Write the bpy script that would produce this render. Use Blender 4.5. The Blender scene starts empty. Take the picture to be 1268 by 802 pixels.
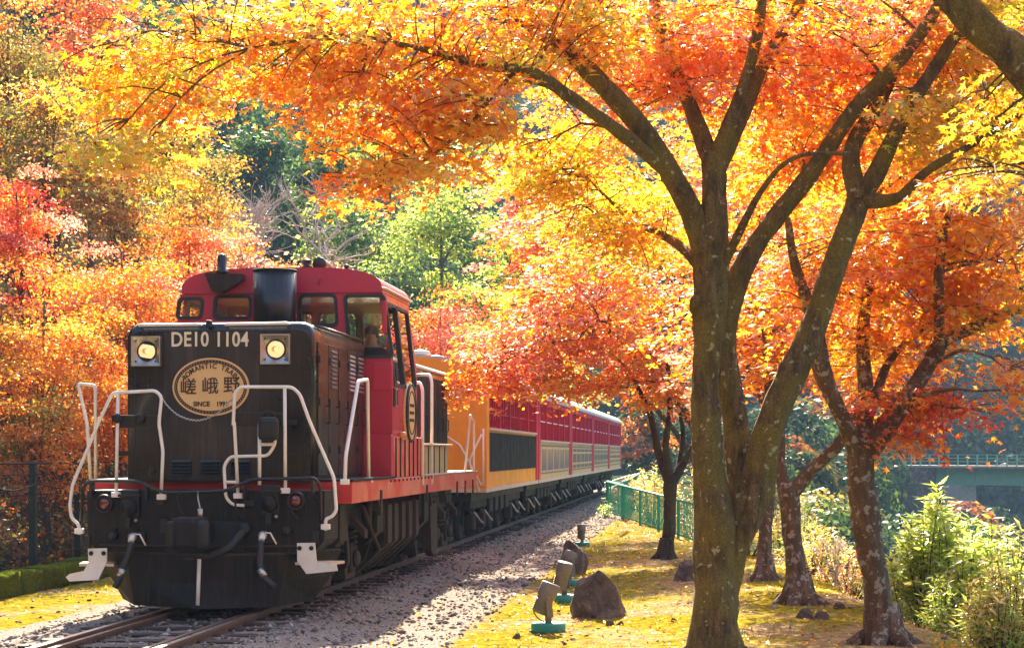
import bpy, bmesh, math, random
import numpy as np
from mathutils import Vector, Matrix, noise as mnoise

rnd = random.Random(7)
rng = np.random.default_rng(7)
R = math.radians
PI = math.pi
scn = bpy.context.scene
col = scn.collection

# ------------------------------------------------------------------ camera
F, CX, HY = 2300.0, 634.0, 560.0          # focal length, centre column, horizon row (photo pixels)
CAMZ = 1.94
cam = bpy.data.cameras.new('camera'); camo = bpy.data.objects.new('camera', cam); col.objects.link(camo)
cam.sensor_width = 36.0; cam.lens = 36.0 * F / 1268.0
cam.shift_y = (HY - 401.0) / 1268.0
cam.clip_start = 0.1; cam.clip_end = 3000
camo.location = (0, 0, CAMZ); camo.rotation_euler = (PI / 2, 0, 0)
scn.camera = camo

# ------------------------------------------------------------------ sky, sun, exposure
SUN_AZ, SUN_EL = R(-2), R(38)             # azimuth clockwise from +Y
S = Vector((math.sin(SUN_AZ) * math.cos(SUN_EL), math.cos(SUN_AZ) * math.cos(SUN_EL), math.sin(SUN_EL)))
wd = bpy.data.worlds.new('World'); scn.world = wd; wd.use_nodes = True
nt = wd.node_tree
sky = nt.nodes.new('ShaderNodeTexSky'); sky.sky_type = 'NISHITA'; sky.sun_disc = False
sky.sun_elevation = SUN_EL; sky.sun_rotation = SUN_AZ; sky.air_density = 1.0; sky.dust_density = 2.0; sky.ozone_density = 1.0
nt.nodes['Background'].inputs['Strength'].default_value = 0.095
nt.links.new(sky.outputs[0], nt.nodes['Background'].inputs['Color'])
sl = bpy.data.lights.new('sun', 'SUN'); sl.energy = 5.0; sl.angle = R(0.5); sl.color = (1.0, 0.87, 0.66)
so = bpy.data.objects.new('sun', sl); col.objects.link(so)
so.rotation_euler = (-S).to_track_quat('-Z', 'Y').to_euler(); so.location = (30, 30, 60)
scn.view_settings.view_transform = 'Standard'; scn.view_settings.look = 'None'
scn.view_settings.gamma = 1.0; scn.view_settings.use_curve_mapping = False
scn.view_settings.exposure = 2.5
scn.cycles.max_bounces = 8; scn.cycles.diffuse_bounces = 4; scn.cycles.transmission_bounces = 6
scn.cycles.transparent_max_bounces = 12; scn.cycles.glossy_bounces = 3
scn.cycles.use_denoising = True
scn.cycles.volume_bounces = 0

# ------------------------------------------------------------------ pixel -> place
def at(px, py, Y):
    return Vector(((px - CX) / F * Y, Y, CAMZ - (py - HY) / F * Y))
def on_ground(px, py, z=0.0):
    Y = (CAMZ - z) * F / (py - HY)
    return at(px, py, Y)
RAIL = 0.18                                # rail head above the ground
TH = math.atan((878 - CX) / F)             # heading of the track
T = Vector((math.sin(TH), math.cos(TH), 0)); N = Vector((math.cos(TH), -math.sin(TH), 0))
P0 = at(254, 0, 20.5); P0.z = RAIL         # front of the locomotive, centre of the track, rail top
def tw(v, u, w=0.0):                       # track frame -> world
    return P0 + N * v + T * u + Vector((0, 0, w))
def fp(px, py, u=0.0):                     # pixel on the plane u = const -> local (v, u, w)
    d = Vector(((px - CX) / F, 1.0, -(py - HY) / F)); o = Vector((0, 0, CAMZ))
    k = ((P0 + T * u - o).dot(T)) / d.dot(T)
    p = o + d * k - P0
    return Vector((p.dot(N), u, p.z))
def sp(px, py, v):                         # pixel on the plane v = const -> local
    d = Vector(((px - CX) / F, 1.0, -(py - HY) / F)); o = Vector((0, 0, CAMZ))
    k = ((P0 + N * v - o).dot(N)) / d.dot(N)
    p = o + d * k - P0
    return Vector((v, p.dot(T), p.z))
def z1(x, y, u=0.0): return fp(70 + x * .32407, 300 + y * .32407, u)
def z2(x, y, u=0.0): return fp(70 + x * .3515, 520 + y * .3515, u)
def lat(p):                                # lateral offset of a world point from the track
    return (Vector((p[0], p[1], 0)) - Vector((P0.x, P0.y, 0))).dot(N)

# ------------------------------------------------------------------ object helpers
def link(o, parent=None):
    col.objects.link(o)
    if parent is not None: o.parent = parent
    return o
def tag(o, label=None, cat=None, group=None, kind=None):
    if label: o['label'] = label
    if cat: o['category'] = cat
    if group: o['group'] = group
    if kind: o['kind'] = kind
    return o
def empty(name, loc=(0, 0, 0), rz=0.0, parent=None):
    o = bpy.data.objects.new(name, None); o.location = loc; o.rotation_euler = (0, 0, rz); o.empty_display_size = .2
    return link(o, parent)
def dup(o, parent=None):
    c = o.copy(); link(c); c.parent = parent
    for ch in list(o.children): dup(ch, c)
    return c

class MB:
    def __init__(s): s.v = []; s.f = []; s.sm = []
    def add(s, vs, fs, smooth=False):
        b = len(s.v); s.v += [tuple(v) for v in vs]
        for f in fs: s.f.append(tuple(i + b for i in f)); s.sm.append(smooth)
        return s
    def box(s, c, d, rz=0.0, bev=0.0):
        x, y, z = d[0] / 2, d[1] / 2, d[2] / 2
        if bev <= 0:
            vs = [(-x, -y, -z), (x, -y, -z), (x, y, -z), (-x, y, -z), (-x, -y, z), (x, -y, z), (x, y, z), (-x, y, z)]
            fs = [(0, 3, 2, 1), (4, 5, 6, 7), (0, 1, 5, 4), (1, 2, 6, 5), (2, 3, 7, 6), (3, 0, 4, 7)]
        else:
            bm = bmesh.new(); bmesh.ops.create_cube(bm, size=1)
            bmesh.ops.scale(bm, vec=d, verts=bm.verts)
            bmesh.ops.bevel(bm, geom=bm.edges[:], offset=min(bev, .49 * min(d)), segments=2, affect='EDGES', profile=.5)
            bm.verts.index_update(); vs = [v.co[:] for v in bm.verts]; fs = [[v.index for v in f.verts] for f in bm.faces]; bm.free()
        ca, sa = math.cos(rz), math.sin(rz)
        return s.add([(c[0] + a * ca - b * sa, c[1] + a * sa + b * ca, c[2] + e) for a, b, e in vs], fs)
    def bb(s, a, b, bev=0.0):              # box between two corners
        a = Vector(a); b = Vector(b); d = b - a
        return s.box((a + b) / 2, (abs(d.x), abs(d.y), abs(d.z)), 0, bev)
    def tube(s, pts, r, n=8, caps=True, smooth=True, jit=0.0, cl=False):
        pts = [Vector(p) for p in pts]; k = len(pts)
        rs = r if isinstance(r, (list, tuple)) else [r] * k
        t0 = (pts[1] - pts[0]).normalized()
        a = Vector((0, 0, 1)) if abs(t0.z) < .9 else Vector((1, 0, 0))
        nx = t0.cross(a).normalized(); vs = []; fs = []
        for i, p in enumerate(pts):
            if cl: t = pts[(i + 1) % k] - pts[i - 1]
            else: t = pts[min(i + 1, k - 1)] - pts[max(i - 1, 0)]
            t = t.normalized() if t.length > 1e-9 else t0
            nx = (nx - t * nx.dot(t)); nx = nx.normalized() if nx.length > 1e-6 else t.orthogonal().normalized()
            ny = t.cross(nx)
            for j in range(n):
                an = 2 * PI * j / n
                rr = rs[i] * (1 + (jit * (mnoise.noise(p * 1.7 + Vector((math.cos(an), math.sin(an), 0)) * 1.3) + .35 * mnoise.noise(p * 6.5 + Vector((math.cos(an), math.sin(an), 0)) * 2.6)) if jit else 0))
                vs.append(p + nx * math.cos(an) * rr + ny * math.sin(an) * rr)
        for i in range(k if cl else k - 1):
            for j in range(n):
                j2 = (j + 1) % n; i2 = (i + 1) % k
                fs.append((i * n + j, i * n + j2, i2 * n + j2, i2 * n + j))
        s.add(vs, fs, smooth)
        if caps and not cl:
            b = len(s.v) - len(vs)
            s.f.append(tuple(b + j for j in range(n))[::-1]); s.sm.append(False)
            s.f.append(tuple(b + (k - 1) * n + j for j in range(n))); s.sm.append(False)
        return s
    def cyl(s, a, b, r, n=16, r2=None):
        return s.tube([a, b], [r, r if r2 is None else r2], n)
    def lathe(s, prof, o=(0, 0, 0), ax=(0, 0, 1), n=20, smooth=True):   # profile of (radius, height) along an axis
        o = Vector(o); ax = Vector(ax).normalized(); nx = ax.orthogonal().normalized(); ny = ax.cross(nx)
        vs = []; fs = []
        for r, h in prof:
            for j in range(n):
                an = 2 * PI * j / n
                vs.append(o + ax * h + (nx * math.cos(an) + ny * math.sin(an)) * r)
        for i in range(len(prof) - 1):
            for j in range(n):
                j2 = (j + 1) % n; fs.append((i * n + j, i * n + j2, (i + 1) * n + j2, (i + 1) * n + j))
        fs.append(tuple(range(n))[::-1]); fs.append(tuple((len(prof) - 1) * n + j for j in range(n)))
        return s.add(vs, fs, smooth)
    def prism(s, poly, ext):               # closed 3-D polygon pushed along a vector
        e = Vector(ext); k = len(poly); a = [Vector(p) for p in poly]; b = [p + e for p in a]
        fs = [tuple(range(k)), tuple(range(2 * k - 1, k - 1, -1))]
        fs += [(i, i + k, (i + 1) % k + k, (i + 1) % k) for i in range(k)]
        return s.add(a + b, fs)
    def torus(s, c, R_, r, ax=(0, 1, 0), n=20, m=6, sx=1.0, sz=1.0):
        ax = Vector(ax).normalized()
        nx = Vector((1, 0, 0)) if abs(ax.x) < .9 else Vector((0, 1, 0)); nx = (nx - ax * nx.dot(ax)).normalized(); ny = ax.cross(nx)
        return s.tube([Vector(c) + nx * math.cos(2 * PI * i / n) * R_ * sx + ny * math.sin(2 * PI * i / n) * R_ * sz for i in range(n)], r, m, False, True, 0, True)
    def build(s, name, m, parent=None, flip=True):
        me = bpy.data.meshes.new(name); me.from_pydata(s.v, [], s.f); me.update()
        me.polygons.foreach_set('use_smooth', s.sm)
        if flip:
            bm = bmesh.new(); bm.from_mesh(me); bmesh.ops.recalc_face_normals(bm, faces=bm.faces); bm.to_mesh(me); bm.free()
        for mm in (m if isinstance(m, list) else [m]): me.materials.append(mm)
        return link(bpy.data.objects.new(name, me), parent)

def rounded(pts, r=.05, n=5):              # round the corners of a polyline
    pts = [Vector(p) for p in pts]; out = [pts[0]]
    for i in range(1, len(pts) - 1):
        a, b, c = pts[i - 1], pts[i], pts[i + 1]
        d = min(r, (a - b).length * .45, (c - b).length * .45)
        p = b + (a - b).normalized() * d; q = b + (c - b).normalized() * d
        for k in range(n + 1):
            t = k / n; out.append(p * (1 - t) ** 2 + b * 2 * t * (1 - t) + q * t * t)
    out.append(pts[-1]); return out
def rrect(w, h, r, n=5):                   # 2-D rounded rectangle outline
    o = []
    for cx, cy, a0 in ((w / 2 - r, h / 2 - r, 0), (-w / 2 + r, h / 2 - r, 90), (-w / 2 + r, -h / 2 + r, 180), (w / 2 - r, -h / 2 + r, 270)):
        for k in range(n + 1):
            a = R(a0 + 90 * k / n); o.append((cx + r * math.cos(a), cy + r * math.sin(a)))
    return o
def text_mesh(body, size, ext=.004, offset=0.0, align='CENTER', shear=0.0, space=1.0):
    cu = bpy.data.curves.new('text', 'FONT'); cu.body = body; cu.size = size; cu.extrude = ext; cu.offset = offset
    cu.align_x = align; cu.align_y = 'CENTER'; cu.shear = shear; cu.space_character = space; cu.resolution_u = 4
    o = bpy.data.objects.new('text', cu); col.objects.link(o)
    dg = bpy.context.evaluated_depsgraph_get(); me = bpy.data.meshes.new_from_object(o.evaluated_get(dg))
    bpy.data.objects.remove(o); bpy.data.curves.remove(cu)
    return me

# ------------------------------------------------------------------ materials
def nodes(name):
    m = bpy.data.materials.new(name); m.use_nodes = True
    return m, m.node_tree, m.node_tree.nodes['Principled BSDF']
def nn(t, kind, **kw):
    n = t.nodes.new(kind)
    for k, v in kw.items(): setattr(n, k, v)
    return n
def ramp(t, fac, stops, interp='LINEAR'):
    n = t.nodes.new('ShaderNodeValToRGB'); n.color_ramp.interpolation = interp
    e = n.color_ramp.elements
    while len(e) < len(stops): e.new(.5)
    for k, (p, c) in enumerate(stops):
        e[k].position = p; e[k].color = (c[0], c[1], c[2], 1) if not isinstance(c, (int, float)) else (c, c, c, 1)
    t.links.new(fac, n.inputs[0]); return n.outputs[0]
def noisetex(t, scale, detail=4, rough=.55, coord='Object', vec=None, dist=0.0):
    n = nn(t, 'ShaderNodeTexNoise'); n.inputs['Scale'].default_value = scale; n.inputs['Detail'].default_value = detail
    n.inputs['Roughness'].default_value = rough; n.inputs['Distortion'].default_value = dist
    if vec is None:
        c = nn(t, 'ShaderNodeTexCoord'); vec = c.outputs[coord]
    t.links.new(vec, n.inputs['Vector']); return n.outputs[0]
def mixc(t, fac, a, b, mode='MIX'):
    n = nn(t, 'ShaderNodeMix', data_type='RGBA', blend_type=mode)
    for i, x in ((0, fac), (6, a), (7, b)):
        if isinstance(x, (int, float)): n.inputs[i].default_value = x
        elif isinstance(x, (tuple, list)): n.inputs[i].default_value = (*x[:3], 1)
        else: t.links.new(x, n.inputs[i])
    return n.outputs[2]
def bump(t, b, h, strength=.3, dist=.01):
    n = nn(t, 'ShaderNodeBump'); n.inputs['Strength'].default_value = strength; n.inputs['Distance'].default_value = dist
    t.links.new(h, n.inputs['Height']); t.links.new(n.outputs[0], b.inputs['Normal'])
def paint(name, c, rough=.4, dirt=.35, dirtc=(.10, .075, .05), scale=3.0, metal=0.0, coat=0.0, bumps=.12, spec=.5, streak=0.0):
    m, t, b = nodes(name)
    n1 = noisetex(t, scale, 6, .65); n2 = noisetex(t, scale * 9, 4, .6)
    f = ramp(t, n1, [(.42, 0), (.72, dirt)])
    cc = mixc(t, f, c, dirtc)
    cc = mixc(t, ramp(t, n2, [(.35, 0), (.8, .35)]), cc, tuple(x * .72 for x in c))
    if streak:
        tc = nn(t, 'ShaderNodeTexCoord'); mp = nn(t, 'ShaderNodeMapping'); mp.inputs['Scale'].default_value = (9, 9, .55); t.links.new(tc.outputs['Object'], mp.inputs[0])
        n3 = noisetex(t, 2.2, 5, .7, vec=mp.outputs[0]); cc = mixc(t, ramp(t, n3, [(.50, 0), (.74, streak)]), cc, tuple(min(1, x * 2.2) for x in dirtc))
    t.links.new(cc, b.inputs['Base Color'])
    t.links.new(ramp(t, n1, [(.3, max(0, rough - .08)), (.75, min(1, rough + .22))]), b.inputs['Roughness'])
    b.inputs['Specular IOR Level'].default_value = spec; b.inputs['Metallic'].default_value = metal; b.inputs['Coat Weight'].default_value = coat; b.inputs['Coat Roughness'].default_value = .12
    if bumps: bump(t, b, n2, bumps, .006)
    return m
M = {}
M['black'] = paint('gloss_black_paint', (.008, .0065, .006), .30, .4, (.035, .022, .016), 1.6, coat=.22, bumps=.05, spec=.4, streak=.5)
M['hoodpanel'] = paint('dull_black_paint', (.010, .008, .007), .36, .55, (.05, .032, .022), 1.8, coat=.15, bumps=.05, streak=.55)
M['dark'] = paint('grimy_underframe', (.007, .0055, .0045), .6, .7, (.03, .019, .012), 3, spec=.3, streak=.6)
M['darker'] = paint('grimy_steel', (.007, .006, .005), .55, .6, (.028, .019, .014), 4)
M['brownsteel'] = paint('dusty_brown_steel', (.036, .025, .018), .7, .6, (.075, .05, .032), 4, spec=.25)
M['red'] = paint('maroon_red_paint', (.52, .016, .05), .34, .30, (.26, .03, .035), 2.2, coat=.25, bumps=.04)
M['deckred'] = paint('worn_sunlit_red_deck_paint', (.58, .05, .03), .45, .9, (.60, .33, .18), 2.0)  # tan patches: dust, and sunlight put into the red
M['cream'] = paint('cream_handrail_paint', (.86, .80, .72), .42, .30, (.45, .35, .25), 9)
M['white'] = paint('white_enamel', (.78, .72, .64), .45, .35, (.45, .36, .27), 6)
M['steel'] = paint('bare_steel', (.50, .47, .43), .32, .3, (.25, .2, .15), 6, metal=.9)
M['rail'] = paint('rusty_rail', (.15, .075, .045), .6, .5, (.09, .055, .04), 8, metal=.2)
M['railtop'] = paint('polished_rail_head', (.42, .38, .35), .3, .3, (.25, .16, .11), 5, metal=.8)
M['gold'] = paint('tan_name_plate', (.80, .50, .20), .42, .25, (.55, .31, .11), 5)
M['letter'] = paint('dark_brown_lettering', (.035, .018, .010), .5, .1)
M['numcream'] = paint('cream_lettering', (.80, .70, .47), .45, .15)
M['orange'] = paint('orange_coach_paint', (.88, .33, .015), .42, .3, (.5, .2, .04), 2.0, spec=.4)
M['coachred'] = paint('red_coach_paint', (.60, .014, .055), .42, .25, (.35, .04, .04), 2.0, spec=.4)
M['panelblack'] = paint('black_slatted_panel', (.010, .008, .007), .6, .4, (.025, .018, .013), 3, spec=.15)
M['greypat'] = paint('grey_pattern_paint', (.20, .17, .16), .6, .3, (.3, .22, .13), 4, spec=.2)
M['creampanel'] = paint('ochre_cream_panel', (.66, .44, .20), .55, .35, (.5, .27, .1), 4, spec=.3)
M['sill'] = paint('pale_tan_sill', (.62, .45, .33), .55, .4, (.4, .25, .14), 4, spec=.3)  # pale tan with darker brown mottling
M['roof'] = paint('silver_grey_roof', (.52, .48, .45), .5, .4, (.3, .25, .2), 2)
M['green'] = paint('green_fence_paint', (.012, .27, .16), .45, .3, (.12, .22, .10), 4)
M['darkgreen'] = paint('dark_green_post_paint', (.003, .036, .021), .5, .25, (.03, .03, .02), 4)
M['wire'] = paint('galvanised_wire', (.045, .040, .036), .7, .4, (.03, .025, .02), 6, spec=.2)
M['rubber'] = paint('black_rubber', (.02, .02, .02), .55, .2)
M['skin'] = paint('skin', (.52, .30, .20), .55, .05, (.5, .28, .2))
M['navy'] = paint('navy_cloth', (.015, .017, .032), .85, .1)
M['shirt'] = paint('white_shirt_cloth', (.75, .74, .76), .85, .05)
M['hair'] = paint('black_hair', (.012, .010, .009), .6, .05)
M['seatbrown'] = paint('brown_wood', (.22, .10, .04), .6, .3)
M['concrete'] = paint('weathered_concrete', (.30, .27, .23), .85, .5, (.12, .11, .07), 3, bumps=.4)
M['bridgegreen'] = paint('pale_green_girder_paint', (.15, .36, .24), .6, .3, (.15, .26, .16), .4, spec=.2)
M['olive'] = paint('olive_box_paint', (.42, .32, .15), .5, .5, (.3, .2, .09), 4)
M['spot'] = paint('bronze_lamp_housing', (.20, .165, .135), .45, .4, (.11, .085, .06), 8, metal=.4)
M['spotgreen'] = paint('green_lamp_base', (.008, .22, .16), .45, .3, (.1, .15, .1), 6)

def glass_mat(name, tint, fac):
    m, t, b = nodes(name); t.nodes.remove(b); out = t.nodes['Material Output']
    tr = nn(t, 'ShaderNodeBsdfTransparent'); tr.inputs[0].default_value = (*tint, 1)
    gl = nn(t, 'ShaderNodeBsdfGlossy'); gl.inputs['Roughness'].default_value = .04
    fr = nn(t, 'ShaderNodeFresnel'); fr.inputs[0].default_value = 1.5
    ad = nn(t, 'ShaderNodeMath', operation='ADD'); ad.inputs[1].default_value = fac; t.links.new(fr.outputs[0], ad.inputs[0])
    mx = nn(t, 'ShaderNodeMixShader'); t.links.new(ad.outputs[0], mx.inputs[0]); t.links.new(tr.outputs[0], mx.inputs[1]); t.links.new(gl.outputs[0], mx.inputs[2])
    t.links.new(mx.outputs[0], out.inputs[0]); return m
M['glass'] = glass_mat('cab_window_glass', (.86, .86, .82), .05)
M['lens'] = glass_mat('lamp_glass', (.95, .93, .88), .03)
def emis(name, c, s):
    m, t, b = nodes(name); b.inputs['Base Color'].default_value = (*c, 1); b.inputs['Emission Color'].default_value = (*c, 1); b.inputs['Emission Strength'].default_value = s
    return m
def lamp_glow():
    m, t, b = nodes('lit_headlamp'); b.inputs['Roughness'].default_value = .15
    g = nn(t, 'ShaderNodeTexCoord'); n = nn(t, 'ShaderNodeTexVoronoi'); n.inputs['Scale'].default_value = 16
    t.links.new(g.outputs['Object'], n.inputs['Vector'])
    c = ramp(t, n.outputs['Distance'], [(.1, (1, .62, .30)), (.6, (.9, .34, .09))])
    t.links.new(c, b.inputs['Base Color']); t.links.new(c, b.inputs['Emission Color']); b.inputs['Emission Strength'].default_value = .12
    return m
M['lampglow'] = lamp_glow()
M['bulb'] = emis('lamp_filament', (1, .64, .30), .30)
M['redlens'] = paint('dark_red_lens', (.10, .01, .008), .08, 0, coat=.8)
M['amber'] = paint('amber_lens', (.65, .2, .02), .15, 0, coat=.6)

def leafmat(name, trans=.5, gloss=.06, tsat=1.15, val=1.0):
    m, t, b = nodes(name); t.nodes.remove(b); out = t.nodes['Material Output']
    a = nn(t, 'ShaderNodeAttribute', attribute_name='tint')
    d = nn(t, 'ShaderNodeBsdfDiffuse'); t.links.new(a.outputs['Color'], d.inputs[0])
    hs = nn(t, 'ShaderNodeHueSaturation'); hs.inputs['Saturation'].default_value = tsat; hs.inputs['Value'].default_value = val
    t.links.new(a.outputs['Color'], hs.inputs['Color'])
    tr = nn(t, 'ShaderNodeBsdfTranslucent'); t.links.new(hs.outputs[0], tr.inputs[0])
    mx = nn(t, 'ShaderNodeMixShader'); mx.inputs[0].default_value = trans
    t.links.new(d.outputs[0], mx.inputs[1]); t.links.new(tr.outputs[0], mx.inputs[2])
    gl = nn(t, 'ShaderNodeBsdfGlossy'); gl.inputs['Roughness'].default_value = .38; gl.inputs[0].default_value = (.9, .9, .9, 1)
    m2 = nn(t, 'ShaderNodeMixShader'); m2.inputs[0].default_value = gloss
    t.links.new(mx.outputs[0], m2.inputs[1]); t.links.new(gl.outputs[0], m2.inputs[2])
    t.links.new(m2.outputs[0], out.inputs[0]); return m
M['leaf'] = leafmat('thin_autumn_leaf', .72, .06, 1.06)
M['farleaf'] = leafmat('far_foliage', .55, .02, 1.05)
M['shrubleaf'] = leafmat('glossy_shrub_leaf', .72, .10, 1.05)

def bark(name, c1, c2, lichen=(.30, .27, .17), moss=(.085, .070, .014), lf=.62, mossh=0.0):
    m, t, b = nodes(name)
    tc = nn(t, 'ShaderNodeTexCoord'); mp = nn(t, 'ShaderNodeMapping'); mp.inputs['Scale'].default_value = (1, 1, .28)
    t.links.new(tc.outputs['Object'], mp.inputs[0])
    n1 = noisetex(t, 16, 8, .72, vec=mp.outputs[0], dist=.5); n2 = noisetex(t, 2.6, 4, .6, vec=tc.outputs['Object']); n3 = noisetex(t, 13, 4, .6, vec=tc.outputs['Object']); n5 = noisetex(t, 60, 4, .7, vec=tc.outputs['Object'])
    v = nn(t, 'ShaderNodeTexVoronoi', feature='DISTANCE_TO_EDGE'); v.inputs['Scale'].default_value = 16; t.links.new(mp.outputs[0], v.inputs['Vector'])
    c = ramp(t, n1, [(.28, tuple(x * .35 for x in c1)), (.45, c1), (.68, c2)])
    c = mixc(t, ramp(t, n2, [(.42, 0), (.60, .85)]), c, moss, 'MIX')
    c = mixc(t, ramp(t, n5, [(.35, .55), (.6, 0)]), c, tuple(x * .3 for x in c1))
    c = mixc(t, ramp(t, v.outputs['Distance'], [(.0, .22), (.05, 0)]), c, tuple(x * .4 for x in c1))
    lm = ramp(t, n3, [(lf, 0), (lf + .035, .75)])
    c = mixc(t, lm, c, lichen)
    t.links.new(c, b.inputs['Base Color']); b.inputs['Roughness'].default_value = .92
    h = mixc(t, .15, n1, ramp(t, v.outputs['Distance'], [(0, 0), (.12, 1)])); h = mixc(t, .35, h, n5)
    bump(t, b, h, 1.0, .035); return m
M['bark'] = bark('mossy_maple_bark', (.085, .055, .022), (.27, .175, .07), (.42, .37, .20), (.20, .15, .022), .625)
M['barkpale'] = bark('lichened_maple_bark', (.13, .072, .04), (.34, .21, .13), (.40, .34, .27), (.12, .075, .04), .565)
M['barkdark'] = bark('dark_maple_bark', (.03, .02, .013), (.09, .06, .038), lf=.66)
M['farbark'] = paint('far_bark', (.08, .06, .045), .9, .4)
M['paletwig'] = paint('pale_bare_twig', (.42, .33, .29), .9, .3)
# ------------------------------------------------------------------ terrain
def smooth(a, b, x):
    t = np.clip((x - a) / (b - a), 0, 1); return t * t * (3 - 2 * t)
def hgt(X, Y):
    X = np.asarray(X, float); Y = np.asarray(Y, float)
    v = (X - P0.x) * N.x + (Y - P0.y) * N.y; u = (X - P0.x) * T.x + (Y - P0.y) * T.y
    s = np.maximum(0, -v - 4.75)
    left = .92 * s - .25 * np.minimum(s, 1.2) + .6 * np.sin(X * .31 + 1) * np.sin(Y * .23) * smooth(2, 8, s)
    left = left * smooth(-60, 5, Y)
    left = np.minimum(left, 55 + .15 * left)
    edge = np.maximum(4.7, 4.7 + (v - 0) * 0)
    r = np.maximum(0, X - 4.75 - .25 * np.sin(Y * .21) - np.maximum(0, Y - 70) * .25)
    right = -np.minimum(.65 * r + .12 * np.minimum(r, 2), 13.0)
    right *= smooth(330, 150, Y)
    far = np.maximum(0, Y - 150 - 18 * np.sin(X * .018 + .6)) * .47
    far = far + 5 * np.sin(X * .045) * np.sin(Y * .03) * smooth(150, 220, Y)
    far = np.minimum(far, 106) * smooth(100, 190, Y)
    rh = np.maximum(0, X - 70) * .55 * smooth(60, 120, Y)
    rh = np.minimum(rh, 45)
    behind = np.maximum(0, -Y - 22) * .55; behind = np.minimum(behind, 60)  # unseen slope behind the camera, raised to darken reflections
    tiny = .03 * np.sin(X * 1.7 + Y * .6) * np.sin(Y * 1.1) * smooth(-.6, .6, X) * smooth(70, 50, Y)
    bed = .09 * smooth(1.75, 1.25, np.abs(v)) * smooth(400, 380, np.abs(u))
    mound = .10 * smooth(1.0, 3.5, X) * smooth(4.9, 4.0, X) * smooth(60, 40, Y)
    left = np.minimum(left, 60)
    dip = -.38 * smooth(2.7, 4.6, X) * smooth(34, 45, Y) * smooth(62, 54, Y) * smooth(8, 6, X)
    h = np.maximum(np.maximum(left, far), behind) + np.where(X > 4.5, right, 0) + rh + dip + tiny + bed + mound
    return h
def h1(x, y): return float(hgt(x, y))

def ground_mat():
    m, t, b = nodes('mossy_earth')
    tc = nn(t, 'ShaderNodeTexCoord'); P = tc.outputs['Object']
    n1 = noisetex(t, .55, 5, .6, vec=P, dist=.4); n2 = noisetex(t, 7, 5, .7, vec=P); n3 = noisetex(t, 40, 3, .6, vec=P); n4 = noisetex(t, .06, 3, .5, vec=P)
    moss = ramp(t, n2, [(.3, (.042, .040, .004)), (.5, (.20, .16, .012)), (.72, (.36, .27, .03))])
    dirt = ramp(t, n2, [(.3, (.12, .078, .038)), (.55, (.30, .21, .115)), (.8, (.48, .37, .23))])
    c = mixc(t, ramp(t, n1, [(.39, 0), (.53, 1)]), dirt, moss)
    c = mixc(t, ramp(t, n3, [(.54, 0), (.62, .75)]), c, (.11, .06, .03))
    # track zone: grey-brown grit; hill: leaf litter; far: forest floor
    geo = nn(t, 'ShaderNodeAttribute', attribute_name='zone')
    sep = nn(t, 'ShaderNodeSeparateColor'); t.links.new(geo.outputs['Color'], sep.inputs[0])
    def jag(src, amt=.5):
        a = nn(t, 'ShaderNodeMath', operation='MULTIPLY_ADD'); a.inputs[1].default_value = amt; a.inputs[2].default_value = -amt * .5
        t.links.new(n2, a.inputs[0])
        s_ = nn(t, 'ShaderNodeMath', operation='ADD', use_clamp=True); t.links.new(src, s_.inputs[0]); t.links.new(a.outputs[0], s_.inputs[1])
        return ramp(t, s_.outputs[0], [(.4, 0), (.6, 1)])
    grit = ramp(t, n3, [(.3, (.07, .055, .047)), (.55, (.25, .21, .18)), (.8, (.46, .40, .345))])
    c = mixc(t, jag(sep.outputs[0]), c, grit)
    litter = ramp(t, n2, [(.3, (.018, .012, .008)), (.6, (.05, .03, .016)), (.85, (.14, .07, .03))])  # leaf litter, its colour darkened for shade under the foliage
    c = mixc(t, jag(sep.outputs[1]), c, litter)
    wood = ramp(t, n4, [(.3, (.020, .038, .018)), (.6, (.035, .055, .024)), (.8, (.08, .06, .03))])
    c = mixc(t, sep.outputs[2], c, wood)
    t.links.new(c, b.inputs['Base Color']); b.inputs['Roughness'].default_value = 1.0; b.inputs['Specular IOR Level'].default_value = 0.0
    h = mixc(t, .5, n2, n3); bump(t, b, h, .9, .03)
    return m
def build_ground():
    xs = np.unique(np.concatenate([np.linspace(-900, -70, 30), np.linspace(-70, -14, 29), np.linspace(-14, 14, 141), np.linspace(14, 130, 59), np.linspace(130, 900, 30)]))
    ys = np.unique(np.concatenate([np.linspace(-300, 4, 20), np.linspace(4, 70, 221), np.linspace(70, 430, 121), np.linspace(430, 1500, 30)]))
    X, Y = np.meshgrid(xs, ys); Z = hgt(X, Y)
    near = (Y < 60) & (X > -12) & (X < 8)
    Z = Z + np.where(near, rng.normal(0, .008, Z.shape), 0)
    nx, ny = len(xs), len(ys)
    V = np.stack([X, Y, Z], -1).reshape(-1, 3)
    i = np.arange(ny - 1)[:, None] * nx + np.arange(nx - 1)[None]
    Fq = np.stack([i, i + 1, i + nx + 1, i + nx], -1).reshape(-1, 4)
    o = fast_mesh('ground', V, Fq.reshape(-1), 4, ground_mat())
    v = ((V[:, 0] - P0.x) * N.x + (V[:, 1] - P0.y) * N.y)
    zone = np.zeros((len(V), 4), np.float32); zone[:, 3] = 1
    zone[:, 0] = smooth(3.6, 2.2, v) * smooth(-2.4, -1.8, v)
    zone[:, 1] = np.maximum(smooth(-4.5, -4.9, v), smooth(-12, -24, V[:, 1]))
    zone[:, 2] = np.maximum(smooth(60, 110, V[:, 1]), smooth(5.2, 8, V[:, 0]))
    a = o.data.attributes.new('zone', 'FLOAT_COLOR', 'POINT'); a.data.foreach_set('color', zone.reshape(-1))
    o.data.polygons.foreach_set('use_smooth', np.ones(len(Fq), bool))
    tag(o, 'mossy ground with gravel strip, banks and wooded slopes', 'ground', kind='structure')
    return o
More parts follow.
